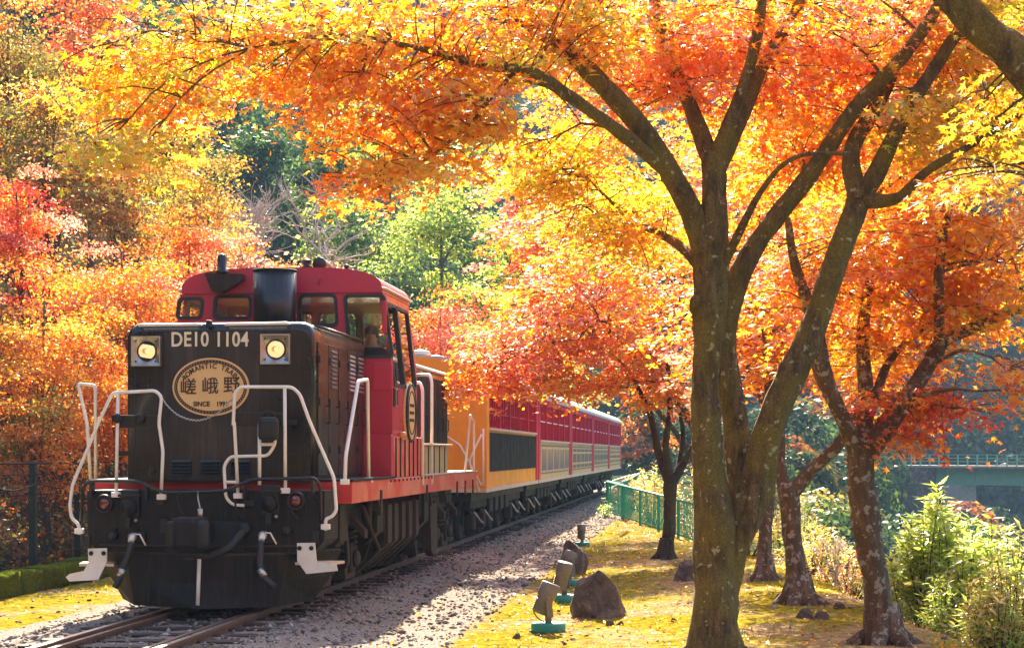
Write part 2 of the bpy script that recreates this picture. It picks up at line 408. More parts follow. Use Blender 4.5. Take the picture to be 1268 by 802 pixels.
def fast_mesh(name, V, loops, k, mat, parent=None, tint=None, smooth_=False):
    V = np.ascontiguousarray(V, np.float32); loops = np.ascontiguousarray(loops, np.int32); nf = len(loops) // k
    me = bpy.data.meshes.new(name)
    me.vertices.add(len(V)); me.vertices.foreach_set('co', V.reshape(-1))
    me.loops.add(len(loops)); me.loops.foreach_set('vertex_index', loops)
    me.polygons.add(nf); me.polygons.foreach_set('loop_start', np.arange(nf, dtype=np.int32) * k)
    me.polygons.foreach_set('loop_total', np.full(nf, k, np.int32))
    if tint is not None:
        a = me.attributes.new('tint', 'FLOAT_COLOR', 'POINT')
        t4 = np.ones((len(V), 4), np.float32); t4[:, :3] = tint; a.data.foreach_set('color', t4.reshape(-1))
    if smooth_: me.polygons.foreach_set('use_smooth', np.ones(nf, bool))
    me.update(calc_edges=True); me.materials.append(mat)
    return link(bpy.data.objects.new(name, me), parent)
build_ground()

# river in the gorge
w_m, w_t, w_b = nodes('river_water'); w_b.inputs['Base Color'].default_value = (.02, .05, .05, 1); w_b.inputs['Roughness'].default_value = .08
bump(w_t, w_b, noisetex(w_t, .8, 4), .15, .05)
tag(MB().add([(6, -60, -11.5), (140, -60, -11.5), (140, 330, -11.5), (6, 330, -11.5)], [(0, 1, 2, 3)]).build('river', w_m), 'dark river water down in the gorge', 'water', kind='structure')

# ------------------------------------------------------------------ track
trk = empty('railway_track', P0 - Vector((0, 0, RAIL)), -TH); tag(trk, 'single railway track with rusty rails on stone ballast', 'track', kind='structure')
U0, U1 = -14.0, 150.0
for s in (-1, 1):
    prof = [(-.065, .035), (.065, .035), (.065, .048), (.012, .07), (.012, .135), (.034, .147), (.034, .176), (-.034, .176), (-.034, .147), (-.012, .135), (-.012, .07), (-.065, .048)]
    MB().prism([(s * .567 + a, U0, z) for a, z in prof], (0, U1 - U0, 0)).build('rail', M['rail'], trk)
    MB().bb((s * .567 - .029, U0, .1765), (s * .567 + .029, U1, .180)).build('rail_head', M['railtop'], trk)
    # check rail inside the running rail
    MB().prism([(s * .43 + a * .8, U0, z - .012) for a, z in prof], (0, 16, 0)).build('guard_rail', M['rail'], trk)
slp = None
for i in range(150):
    u = U0 + .3 + i * .6
    if slp is None: slp = MB().box((0, 0, .03), (2.0, .22, .13), 0, .012).build('sleeper', M['brownsteel'], trk); o = slp
    else: o = slp.copy(); link(o, trk)
    o.location = (0, u, .015 + rnd.uniform(-.006, .006)); o.rotation_euler = (0, 0, rnd.uniform(-.01, .01))

def stones(name, n, place, smin, smax, mat, parent=None):
    base = np.array([(0, 0, 1), (.9, 0, .2), (.25, .85, .25), (-.75, .5, .15), (-.7, -.55, .25), (.3, -.9, .1), (0, 0, -.6)], float)
    tri = np.array([(0, 1, 2), (0, 2, 3), (0, 3, 4), (0, 4, 5), (0, 5, 1), (6, 2, 1), (6, 3, 2), (6, 4, 3), (6, 5, 4), (6, 1, 5)])
    p = place(n); n = len(p); s = rng.uniform(smin, smax, (n, 1)) * np.exp(rng.normal(0, .3, (n, 1)))
    B = base[None] + rng.normal(0, .16, (n, 7, 3))
    B *= (s * np.array([1, .8, .62])[None] * rng.uniform(.75, 1.25, (n, 3)))[:, None, :]
    a = rng.uniform(0, 2 * PI, n); ca, sa = np.cos(a)[:, None], np.sin(a)[:, None]
    tl = rng.normal(0, .35, n)[:, None]
    x, y, z = B[..., 0], B[..., 1], B[..., 2]; y, z = y * np.cos(tl) - z * np.sin(tl), y * np.sin(tl) + z * np.cos(tl)
    V = np.stack([x * ca - y * sa, x * sa + y * ca, z], -1) + p[:, None, :]
    L = (tri[None] + (np.arange(n) * 7)[:, None, None]).reshape(-1)
    g = rng.beta(2, 3, (n, 1, 1)); tint = np.repeat((np.array([.06, .049, .044]) + g * np.array([.50, .45, .41])) * rng.uniform(.8, 1.2, (n, 1, 3)) ** .4, 7, 1).reshape(-1, 3)
    return fast_mesh(name, V.reshape(-1, 3), L, 3, mat, parent, tint)
m, t, b = nodes('ballast_stone'); a_ = nn(t, 'ShaderNodeAttribute', attribute_name='tint')
t.links.new(mixc(t, ramp(t, noisetex(t, 25, 4), [(.35, 0), (.7, .5)]), a_.outputs['Color'], (.12, .08, .06)), b.inputs['Base Color']); b.inputs['Roughness'].default_value = .95; b.inputs['Specular IOR Level'].default_value = .08
M['ballast'] = m
def tracklocal(v, u):
    return np.stack([P0.x + N.x * v + T.x * u, P0.y + N.y * v + T.y * u], -1)
def bal(n):
    u = -13 + 118 * rng.random(n) ** 1.55; v = rng.uniform(-1.75, 2.95, n)
    ok = (np.abs(np.abs(v) - .567) > .09); u, v = u[ok], v[ok]
    xy = tracklocal(v, u); return np.concatenate([xy, (hgt(xy[:, 0], xy[:, 1]) + .008)[:, None]], 1)
bo = stones('ballast', 27000, bal, .014, .036, M['ballast'], trk); bo.matrix_parent_inverse = trk.matrix_world.inverted()
bo.parent = None
tag(bo, 'loose grey brown ballast stones around the rails', 'gravel', kind='stuff')
def peb(n):
    X = rng.uniform(-8, 5, n); Y = 14 + 46 * rng.random(n) ** 1.3
    v = (X - P0.x) * N.x + (Y - P0.y) * N.y
    ok = ((v > 2.6) | ((v < -1.7) & (v > -3.5))); X, Y, v = X[ok], Y[ok], v[ok]
    ok = rng.random(len(X)) < np.where(v > 4.2, .30, 1); X, Y = X[ok], Y[ok]
    return np.stack([X, Y, hgt(X, Y) + .004], -1)
tag(stones('pebbles', 5200, peb, .010, .032, M['ballast']), 'small pebbles strewn over the moss and dirt', 'gravel', kind='stuff')
# ------------------------------------------------------------------ locomotive (local axes: x = across, y = along the track, z = above the rail)
loco = empty('diesel_locomotive', P0, -TH)
tag(loco, 'black and red diesel locomotive with lit headlights and oval name plate', 'locomotive')
HU, HW, HT = .6, 1.09, 3.24               # hood front, half width, top
DZ0, DZ1 = 1.18, 1.43                      # deck

def rr_profile(hw, z0, z1, r, n=6):        # hood cross-section with rounded top corners
    p = [(-hw, z0), (hw, z0)]
    for k in range(n + 1):
        a = R(90 * k / n); p.append((hw - r + r * math.cos(a), z1 - r + r * math.sin(a)))
    for k in range(n + 1):
        a = R(90 + 90 * k / n); p.append((-hw + r + r * math.cos(a), z1 - r + r * math.sin(a)))
    return p
def hood(name, u0, u1, hw, z0, z1, mat, r=.16, er=.10, front=True):
    mb = MB(); sec = []
    for k in range(6):                     # the front top edge rolls over too
        a = R(90 * k / 5); sec.append((u0 + er * (1 - math.sin(a)), er * (1 - math.cos(a))))
    sec = [(u, d) for u, d in sec][::-1]
    if not front: sec = [(u0, 0)]
    sec.append((u1, 0)); vs = []; k = 0
    for u, d in sec:
        pr = rr_profile(hw - d * .35, z0, z1 - d, r); k = len(pr); vs += [(x, u, z) for x, z in pr]
    fs = [tuple(range(k))] + [tuple((len(sec) - 1) * k + j for j in range(k))[::-1]]
    for i in range(len(sec) - 1):
        for j in range(k):
            j2 = (j + 1) % k; fs.append((i * k + j, i * k + j2, (i + 1) * k + j2, (i + 1) * k + j))
    mb.add(vs, fs, True)
    o = mb.build(name, mat, loco)
    me = o.data
    for p in me.polygons:
        if len(p.vertices) > 4: p.use_smooth = False
    return o
hood_o = hood('front_hood', HU, 3.72, HW, DZ1, HT, M['black'])
for s in (-1, 1): MB().cyl((s * (HW - .02), HU + .2, HT - .035), (s * (HW - .02), 3.6, HT - .035), .02, 8).build('rain_gutter', M['black'], hood_o)
a_ = fp(203, 500, HU); b_ = fp(321, 500, HU)
MB().bb((a_.x, HU - .012, DZ1 + .01), (b_.x, HU + .02, HT - .12), .006).build('front_panel', M['hoodpanel'], hood_o)
# number
for word_, xc in (('DE10', 235.5), ('1104', 287.5)):
    me = text_mesh(word_, .232, .006, .004, space=1.06); c = fp(xc, 421, HU)
    o = link(bpy.data.objects.new('number_lettering', me), hood_o); me.materials.append(M['numcream'])
    o.matrix_local = Matrix.Translation((c.x, HU - .017, c.z)) @ Matrix.Rotation(PI / 2, 4, 'X') @ Matrix.Diagonal((.82, 1, 1, 1))
# grab bars along the top edge and a small lamp bracket
for (xa, ya, xb, yb) in ((172, 402.5, 246, 401.5), (279, 401.5, 355, 400)):
    A = fp(xa, ya, HU - .06); B = fp(xb, yb, HU - .06)
    MB().tube(rounded([A + Vector((0, .09, 0)), A, B, B + Vector((0, .09, 0))], .03), .017, 8).build('grab_rail', M['cream'], hood_o)
c = fp(260, 401, HU); MB().box((c.x, HU - .03, c.z), (.06, .09, .08), 0, .01).build('lamp_bracket', M['darker'], hood_o)
# headlights
for (px, py) in ((183, 435), (342.5, 432.5)):
    c = fp(px, py, HU); hl = MB(); w_ = .34
    an_ = [2 * PI * k / 40 for k in range(40)]; sq_ = lambda h_: [(h_ * math.cos(a) / max(abs(math.cos(a)), abs(math.sin(a))), h_ * math.sin(a) / max(abs(math.cos(a)), abs(math.sin(a)))) for a in an_]
    q = sq_(w_ / 2); i_ = sq_(.158);
    k = len(q); y0 = HU - .085
    j_ = [(.105 * (x / math.hypot(x, y)), .105 * (y / math.hypot(x, y))) for x, y in i_]
    L0 = [(c.x + x, HU + .01, c.z + z) for x, z in q]; L1 = [(c.x + x, y0, c.z + z) for x, z in q]
    L2 = [(c.x + x, y0, c.z + z) for x, z in i_]; L3 = [(c.x + x, y0 + .055, c.z + z) for x, z in j_]
    vs = L0 + L1 + L2 + L3; fs = []
    for r_ in range(3):
        for a in range(k): fs.append((r_ * k + a, r_ * k + (a + 1) % k, (r_ + 1) * k + (a + 1) % k, (r_ + 1) * k + a))
    hl.add(vs, fs); h = hl.build('headlight', M['steel'], loco)
    MB().torus((c.x, y0 + .048, c.z), .106, .008, (0, 1, 0), 24, 6).build('lamp_ring', M['darker'], h)
    MB().lathe([(.102, 0), (.085, .03), (.02, .05)], (c.x, y0 + .056, c.z), (0, 1, 0), 20).build('lamp', M['lampglow'], h)
    MB().lathe([(.004, -.03), (.024, -.02), (.024, .01), (.006, .02)], (c.x, y0 + .07, c.z), (0, 1, 0), 12).build('bulb', M['bulb'], h)
    MB().lathe([(.101, 0), (.085, -.014), (.045, -.022), (.005, -.024)], (c.x, y0 + .050, c.z), (0, 1, 0), 20).build('lens', M['lens'], h)
    for sx in (-1, 1):
        for sz in (-1, 1): MB().lathe([(.010, 0), (.010, -.008), (.006, -.012)], (c.x + sx * .115, y0 + .012, c.z + sz * .115), (0, 1, 0), 8).build('screw', M['darker'], h)
# oval name plate
c = fp(262, 479, HU); RX, RZ = .445, .33; y0 = HU - .02
def ell(rx, rz, y, n=48): return [(c.x + rx * math.cos(2 * PI * k / n), y, c.z + rz * math.sin(2 * PI * k / n)) for k in range(n)]
plate = MB().prism(ell(RX, RZ, y0 - .02), (0, .035, 0)).build('name_plate', M['gold'], loco)
tag(plate, 'tan oval plate with dark brown lettering')
rim = MB(); n_ = 48; A = ell(RX - .022, RZ - .022, y0 - .0235, n_); B = ell(RX - .058, RZ - .058, y0 - .0235, n_)
rim.add(A + B, [(k, (k + 1) % n_, n_ + (k + 1) % n_, n_ + k) for k in range(n_)]); rim.build('border', M['letter'], plate)
bead = MB()
for k in range(70):
    a = 2 * PI * k / 70; bead.box((c.x + (RX - .04) * math.cos(a), y0 - .025, c.z + (RZ - .04) * math.sin(a)), (.008, .004, .008))
bead.build('border_beading', M['gold'], plate)['kind'] = 'stuff'
def place_text(body, size, x, z, ang, y, parent, mat, name, off=0.0, sx=1.0):
    me = text_mesh(body, size, .003, off); me.materials.append(mat)
    o = link(bpy.data.objects.new(name, me), parent)
    o.matrix_local = Matrix.Translation((x, y, z)) @ Matrix.Rotation(PI / 2, 4, 'X') @ Matrix.Rotation(ang, 4, 'Z') @ Matrix.Diagonal((sx, 1, 1, 1))
    return o
word = 'ROMANTIC TRAIN'; wid = {'I': .55, ' ': .7, 'M': 1.25, 'R': .95}
tot = sum(wid.get(ch, 1) for ch in word); acc = 0
for ch in word:
    w_ = wid.get(ch, 1); tpos = (acc + w_ / 2) / tot; acc += w_
    if ch == ' ': continue
    a = R(158 - 136 * tpos); rx, rz = RX - .115, RZ - .10
    x = c.x + rx * math.cos(a); z = c.z + .005 + rz * math.sin(a)
    nrm = math.atan2(math.sin(a) / rz, math.cos(a) / rx) - PI / 2
    place_text(ch, .082, x, z, nrm, y0 - .025, plate, M['letter'], 'letter', .0016, .9)
for k, ch in enumerate('嵯峨野'):
    place_text(ch, .20, c.x + (-.26, -.005, .245)[k], c.z + (-.01, 0, .01)[k], 0, y0 - .025, plate, M['letter'], 'character', .0011, 1.0)
place_text('SINCE', .075, c.x - .105, c.z - .195, 0, y0 - .025, plate, M['letter'], 'lettering', .0018, .95)
place_text('1991', .075, c.x + .135, c.z - .195, 0, y0 - .025, plate, M['letter'], 'lettering', .0018, .95)
# seams, rivets and lifting lugs of the nose
for x in (-.98, -.62, .62, .98):
    MB().bb((x - .006, HU - .006, DZ1 + .03), (x + .006, HU + .01, HT - .14)).build('seam', M['darker'], hood_o)
for x in (-1.03, 1.03):
    for k in range(14): MB().lathe([(.011, 0), (.010, -.006), (.004, -.010)], (x, HU, DZ1 + .1 + k * .118), (0, 1, 0), 6).build('rivet', M['hoodpanel'], hood_o)
for x in (a_.x + .025, b_.x - .025):
    for k in range(12): MB().lathe([(.010, 0), (.009, -.006), (.004, -.009)], (x, HU - .012, DZ1 + .12 + k * .135), (0, 1, 0), 6).build('rivet', M['hoodpanel'], hood_o)
for x, z in ((-.85, 2.1), (.85, 2.1), (-.8, 1.75), (.82, 1.72)): MB().bb((x - .05, HU - .02, z - .03), (x + .05, HU, z + .03), .006).build('hinge_pad', M['darker'], hood_o)
# louvres
for g, (xa, xb) in enumerate(((404, 480), (507, 582), (611, 685))):
    A = z2(xa, 137, HU); B = z2(xb, 197, HU)
    lf = MB().bb((A.x, HU - .016, B.z), (B.x, HU - .008, A.z)).build('louvre_panel', M['darker'], hood_o)
    for k in range(5):
        z = B.z + (A.z - B.z) * (k + .5) / 5
        MB().prism([(A.x + .01, HU - .016, z + .016), (A.x + .01, HU - .042, z - .014), (A.x + .01, HU - .016, z - .014)], (B.x - A.x - .02, 0, 0)).build('louvre_slat', M['black'], lf)
# hood side doors
for s in (-1, 1):
    for k in range(5):
        u0 = .78 + k * .575
        d = MB().bb((s * HW - .004, u0, 1.5), (s * (HW + .018), u0 + .545, 3.02), .006).build('hood_door', M['black'], hood_o)
        for z in (1.75, 2.3, 2.78):
            MB().bb((s * (HW + .015), u0 + .01, z), (s * (HW + .034), u0 + .06, z + .09), .004).build('hinge', M['darker'], d)
        MB().tube(rounded([(s * (HW + .015), u0 + .44, 2.1), (s * (HW + .06), u0 + .44, 2.1), (s * (HW + .06), u0 + .44, 2.3), (s * (HW + .015), u0 + .44, 2.3)], .02, 3), .009, 6).build('handle', M['darker'], d)
        if k in (1, 3, 4):
            for j in range(9):
                z = 2.52 + j * .052
                MB().prism([(s * (HW + .018), u0 + .12, z), (s * (HW + .036), u0 + .12, z), (s * (HW + .018), u0 + .12, z + .03)], (0, .32, 0)).build('louvre_slat', M['steel'] if k > 2 else M['black'], d)
# exhaust stack, bell and shelf in front of the cab
st = MB().tube([(0.01, 3.28, 3.1), (0.01, 3.28, 4.08)], .275, 24).build('exhaust_stack', M['black'], loco)
MB().torus((0.01, 3.28, 4.08), .272, .014, (0, 0, 1), 28, 6).build('rim', M['darker'], st)
sh = MB().prism([fp(253, 338, 3.5), fp(300, 339, 3.5), fp(300, 346, 3.5), fp(275, 362, 3.5), fp(262, 361, 3.5)], (0, .2, 0)).build('horn_shelf', M['black'], loco)
c = fp(275, 338, 3.55); MB().lathe([(.085, -.01), (.085, .03), (.06, .04), (.062, .19), (.05, .235), (.02, .25)], c, (0, 0, 1), 16).build('whistle', M['black'], sh)

# ---- cab
def taper(z): return 1 - .085 * float(smooth(2.75, 3.9, z))
CU0, CU1, CW = 3.70, 5.85, 1.44
def tap(mb):
    mb.v = [(x * taper(z), y, z) for x, y, z in mb.v]; return mb
def grid_wall(mb, axis, at_, th, us, zs, holes):
    for i in range(len(us) - 1):
        for j in range(len(zs) - 1):
            cu, cz = (us[i] + us[i + 1]) / 2, (zs[j] + zs[j + 1]) / 2
            if any(a < cu < b and p < cz < q for a, b, p, q in holes): continue
            if axis == 'y': mb.bb((us[i], at_, zs[j]), (us[i + 1], at_ + th, zs[j + 1]))
            else: mb.bb((at_, us[i], zs[j]), (at_ + th, us[i + 1], zs[j + 1]))
def levels(lo, hi, holes, i, j, step=.2):
    s = {lo, hi}
    for h in holes: s |= {h[i], h[j]}
    k = lo
    while k < hi: s.add(round(k, 3)); k += step
    s = sorted(s); out = [s[0]]
    for x in s[1:]:
        if x - out[-1] > .004: out.append(x)
        elif any(abs(x - h[i]) < 1e-6 or abs(x - h[j]) < 1e-6 for h in holes): out[-1] = x
    return out
def px_hole(x0, y0, x1, y1, u):
    a = fp(x0, y0, u); b = fp(x1, y1, u); tz = taper((a.z + b.z) / 2)
    return (a.x / tz, b.x / tz, b.z, a.z)
def add_window(h, axis, at_, parent, name='cab_window', open_=False):
    a, b, p, q = h; cu, cz, w_, hh = (a + b) / 2, (p + q) / 2, b - a, q - p
    out = rrect(w_ + .07, hh + .07, .07); inn = rrect(w_ - .012, hh - .012, .05); k = len(out)
    mk = (lambda x, z, d: (cu + x, at_ + d, cz + z)) if axis == 'y' else (lambda x, z, d: (at_ + d, cu + x, cz + z))
    mb = MB(); d0, d1 = (-.02, .05) if axis == 'y' else (-.05, .02)
    vs = [mk(x, z, d0) for x, z in out] + [mk(x, z, d0) for x, z in inn] + [mk(x, z, d1) for x, z in inn] + [mk(x, z, d1) for x, z in out]
    fs = [(r_ * k + i, r_ * k + (i + 1) % k, ((r_ + 1) % 4) * k + (i + 1) % k, ((r_ + 1) % 4) * k + i) for r_ in range(4) for i in range(k)]
    mb.add(vs, fs); f = tap(mb).build(name, M['rubber'], parent)
    if not open_:
        dd = (d0 + d1) / 2; g = MB().prism([mk(x, z, dd) for x, z in inn], (0, .006, 0) if axis == 'y' else (.006, 0, 0))
        tap(g).build('glass', M['glass'], f)
    return f
cab = empty('cab', (0, 0, 0), 0, loco)
fh = [px_hole(222, 371, 249, 392, CU0), px_hole(267, 368.5, 309, 392, CU0), px_hole(373, 367, 415, 401, CU0), px_hole(431, 367.5, 479, 440, CU0)]
ZT = 3.83
mb = MB(); grid_wall(mb, 'y', CU0, .05, levels(-CW, CW, fh, 0, 1), levels(DZ1, ZT, fh, 2, 3), fh); tap(mb).build('front_wall', M['red'], cab)
rh = [(-1.3, -.72, 2.5, 3.72), (-.62, -.06, 2.75, 3.72), (.06, .62, 2.75, 3.72), (.72, 1.3, 2.5, 3.72)]
mb = MB(); grid_wall(mb, 'y', CU1 - .05, .05, levels(-CW, CW, rh, 0, 1), levels(DZ1, ZT, rh, 2, 3), rh); tap(mb).build('rear_wall', M['red'], cab)
shl = [(CU0 + .22, CU0 + .98, 2.66, 3.70), (CU0 + 1.06, CU1 - .18, 2.66, 3.70)]
for s in (-1, 1):
    mb = MB(); grid_wall(mb, 'x', s * CW - (.05 if s > 0 else 0), .05, levels(CU0 + .05, CU1 - .05, shl, 0, 1), levels(DZ1, ZT, shl, 2, 3), shl); tap(mb).build('side_wall', M['red'], cab)
for h in fh: add_window(h, 'y', CU0, cab)
for h in rh: add_window(h, 'y', CU1 - .03, cab)
for s in (-1, 1):
    add_window(shl[0], 'x', s * CW - (.0 if s > 0 else -.03), cab, 'side_window', True)
    add_window(shl[1], 'x', s * CW - (.0 if s > 0 else -.03), cab, 'side_window')
# roof: cross-section pushed along the cab, with a shallow overhang
zr = ZT + .002; wr = CW * taper(ZT) + .01
prof = [(-wr, zr)] + [(wr, zr)] + [(wr * math.cos(a) if abs(math.cos(a)) < .0 else wr * (abs(math.cos(a)) ** .55) * (1 if math.cos(a) > 0 else -1), zr + .04 + .29 * (math.sin(a) ** .8 if math.sin(a) > 0 else 0)) for a in [R(2 + 176 * k / 20) for k in range(21)]]
MB().prism([(x, CU0 - .03, z) for x, z in prof], (0, CU1 - CU0 + .06, 0)).build('cab_roof', M['red'], cab)
for s in (-1, 1): MB().bb((s * (wr - .01), CU0 - .02, ZT + .045), (s * (wr + .05), CU1 + .02, ZT + .07), .01).build('rain_gutter', M['cream'], cab)
MB().bb((-CW + .06, CU0 + .06, DZ1 + .01), (CW - .06, CU1 - .06, DZ1 + .05)).build('cab_floor', M['darker'], cab)
MB().bb((-.9, CU0 + .15, 1.5), (1.2, CU0 + .6, 2.45), .03).build('control_desk', M['darker'], cab)
# roof fittings
c = fp(380, 333, CU0 + .3); MB().lathe([(.05, -.06), (.05, 0), (.075, .01), (.075, .03), (.05, .04), (.05, .09), (.07, .1), (.03, .13)], c, (0, 0, 1), 14).build('roof_valve', M['black'], cab)
c = fp(396, 327, CU0 + .3); MB().lathe([(.02, -.06), (.088, -.05), (.092, 0), (.08, .03), (.075, .42), (.04, .46)], c, (0, 1, 0), 18).build('air_horn', M['black'], cab)
MB().bb((c.x - .05, CU0 + .38, c.z - .22), (c.x + .05, CU0 + .55, c.z - .05)).build('horn_mount', M['black'], cab)
c = fp(429, 331, CU0 + .35); MB().lathe([(.03, -.08), (.03, 0), (.045, .01), (.02, .04)], c, (0, 0, 1), 10).build('roof_valve', M['black'], cab)
c = fp(398, 350, CU0); MB().tube(rounded([(c.x - .03, CU0 - .0, c.z - .04), (c.x - .03, CU0 - .05, c.z - .02), (c.x - .01, CU0 - .05, c.z + .06), (c.x + .04, CU0, c.z + .06)], .02), .009, 6).build('grab_hook', M['red'], cab)
# raised door panel, lower cab box and its battens
a_ = fp(462, 449, CU0); b_ = fp(485, 483, CU0)
MB().bb((a_.x, CU0 - .025, b_.z), (b_.x, CU0, a_.z), .006).build('hatch', M['red'], cab)
a_ = fp(441, 538, CU0)
MB().bb((a_.x, CU0 - .14, DZ1 + .005), (CW + .03, CU0 + .02, a_.z), .01).build('step_box', M['red'], cab)
sb_ = MB().bb((CW - .02, CU0 + .02, DZ1 + .005), (CW + .035, CU1 + .25, a_.z - .02), .01).build('side_skirt', M['deckred'], cab)
for k in range(7):
    u = CU0 + .12 + k * .36
    MB().bb((CW + .034, u, DZ1 + .01), (CW + .052, u + .02, a_.z - .03)).build('batten', M['darker'], sb_)
# round plaque on the cab flank
u_, z_ = CU0 + 1.32, 2.30
pq = MB().lathe([(.40, 0), (.40, .05), (.37, .062), (.02, .064)], (CW - .005, u_, z_), (1, 0, 0), 36).build('round_plaque', M['gold'], cab)
MB().torus((CW + .05, u_, z_), .385, .022, (1, 0, 0), 40, 6).build('plaque_rim', M['brownsteel'], pq)
MB().torus((CW + .06, u_, z_), .29, .010, (1, 0, 0), 40, 5).build('plaque_ring', M['brownsteel'], pq)
for k in range(3):
    MB().bb((CW + .058, u_ - .17, z_ - .12 + k * .1), (CW + .066, u_ + .17, z_ - .08 + k * .1)).build('plaque_motif', M['brownsteel'], pq)
for k in range(2):
    u = CU0 + .14 + k * .16
    MB().bb((CW - .0, u, 2.36), (CW + .02, u + .12, 2.60), .004).build('vent', M['steel'] if k else M['darker'], cab)
    MB().bb((CW + .015, u + .02, 2.38), (CW + .024, u + .10, 2.58)).build('vent_mesh', M['darker'], cab)
MB().lathe([(.065, -.02), (.06, .05), (.05, .09), (.02, .10)], (CW - .0, CU0 + .62, 1.98), (1, 0, 0), 14).build('marker_lamp', M['amber'], cab)
# driver's mirror bracket
MB().bb((CW * taper(3.5) - .02, CU0 - .06, 3.3), (CW * taper(3.5) + .04, CU0 - .02, 3.72), .01).build('mirror', M['red'], cab)

# ---- rear hood
rhood = hood('rear_hood', CU1, 11.3, 1.10, DZ1, 3.12, M['black'], front=False)
MB().tube([(1.08, CU1 + .02, 3.08), (1.08, 11.2, 3.08)], .03, 8).build('rain_gutter', M['cream'], rhood)
for s in (-1, 1):
    for k in range(9):
        u0 = CU1 + .15 + k * .58
        d = MB().bb((s * 1.096, u0, 1.5), (s * 1.118, u0 + .55, 2.95), .006).build('hood_door', M['panelblack'], rhood)
        MB().tube([(s * 1.12, u0 + .45, 2.1), (s * 1.15, u0 + .45, 2.12), (s * 1.15, u0 + .45, 2.3), (s * 1.12, u0 + .45, 2.32)], .009, 5).build('handle', M['darker'], d)
        if k < 2:
            for j in range(10):
                z = 2.2 + j * .06; MB().prism([(s * 1.118, u0 + .06, z), (s * 1.138, u0 + .06, z), (s * 1.118, u0 + .06, z + .035)], (0, .4, 0)).build('louvre_slat', M['steel'], d)
MB().lathe([(.12, 0), (.12, .10), (.09, .14), (.02, .15)], (.55, 6.6, 3.12), (0, 0, 1), 16).build('roof_cowl', M['black'], rhood)
bx = MB().bb((1.14, 6.35, DZ1 + .004), (1.49, 8.6, 1.86), .015).build('battery_box', M['olive'], loco)
MB().bb((1.13, 6.2, 1.862), (1.54, 8.8, 1.89), .006).build('lid', M['sill'], bx)
for k in range(4): MB().bb((1.488, 6.55 + k * .55, DZ1 + .02), (1.503, 6.57 + k * .55, 1.85)).build('batten', M['brownsteel'], bx)

# ---- deck
deck = MB().bb((-1.5, .75, DZ0), (1.5, 12.1, DZ1), .012).build('deck', M['deckred'], loco)
MB().bb((-1.515, .735, DZ1 + .001), (1.515, 3.66, DZ1 + .025)).build('walkway_edge', M['dark'], deck)
MB().bb((1.12, CU1 + .3, DZ1 + .001), (1.515, 12.1, DZ1 + .022)).build('walkway_edge', M['roof'], deck)
for k, u in enumerate((2.55, 6.3, 9.5, 10.5, 11.5)):
    MB().bb((1.498, u, DZ0 - .12), (1.518, u + .09, DZ0 + .12), .004).build('strap', M['brownsteel'], deck)
for k in range(12):
    MB().lathe([(.018, 0), (.018, .012), (.008, .02)], (1.498, 3.3 + k * .32, DZ1 - .03), (1, 0, 0), 6).build('bolt', M['darker'], deck)
MB().bb((-1.5, .73, DZ0 + .02), (1.5, .748, DZ1 - .005)).build('front_stripe', paint('bright_red_beam_paint', (.52, .02, .02), .42, .25, (.2, .05, .04), 4), deck)

# ---- headstock
hs = MB(); q = [(-1.34, 1.34), (1.34, 1.34), (1.34, .80), (1.22, .66), (-1.22, .66), (-1.34, .80)]
hs.prism([(x, 0, z) for x, z in q], (0, .74, 0)); head = hs.build('headstock', M['dark'], loco)
for k in range(22):
    x = -1.25 + (k % 11) * .25; z = .9 + (k // 11) * .36 + rnd.uniform(-.02, .02)
    if abs(x) < .3: continue
    MB().lathe([(.018, 0), (.016, -.014), (.006, -.018)], (x, 0, z), (0, 1, 0), 6).build('rivet', M['dark'], head)
MB().bb((-.45, -.03, .64), (.45, .02, 1.0), .01).build('coupler_pocket', M['darker'], head)
# coupler: shank and a knuckle head
cp = MB(); cp.bb((-.11, -.42, .78), (.11, .05, 1.0), .03)
coup = cp.build('coupler', M['dark'], loco)
kn = MB(); kn.box((-.02, -.52, .89), (.38, .30, .36), 0, .06); kn.build('coupler_head', M['dark'], coup)
MB().box((.16, -.66, .89), (.13, .24, .30), .2, .05).build('knuckle', M['darker'], coup)
MB().box((-.17, -.62, .89), (.1, .2, .28), -.35, .04).build('guard_arm', M['darker'], coup)
MB().cyl((.1, -.56, 1.06), (.1, -.56, 1.16), .03, 8).build('coupler_pin', M['steel'], coup)
MB().tube([(.1, -.56, 1.16), (.06, -.5, 1.26), (.0, -.3, 1.34)], .008, 6).build('lift_chain', M['steel'], coup)
# marker lamps
for px, py in ((131, 623), (367.5, 619.5)):
    c = fp(px, py, 0)
    L_ = MB().lathe([(.105, .0), (.105, -.06), (.095, -.085), (.08, -.085), (.075, -.04)], (c.x, 0, c.z), (0, 1, 0), 20).build('marker_light', M['darker'], loco)
    MB().lathe([(.082, -.04), (.07, -.068), (.03, -.082), (.004, -.085)], (c.x, 0, c.z), (0, 1, 0), 18).build('lens', M['redlens'], L_)
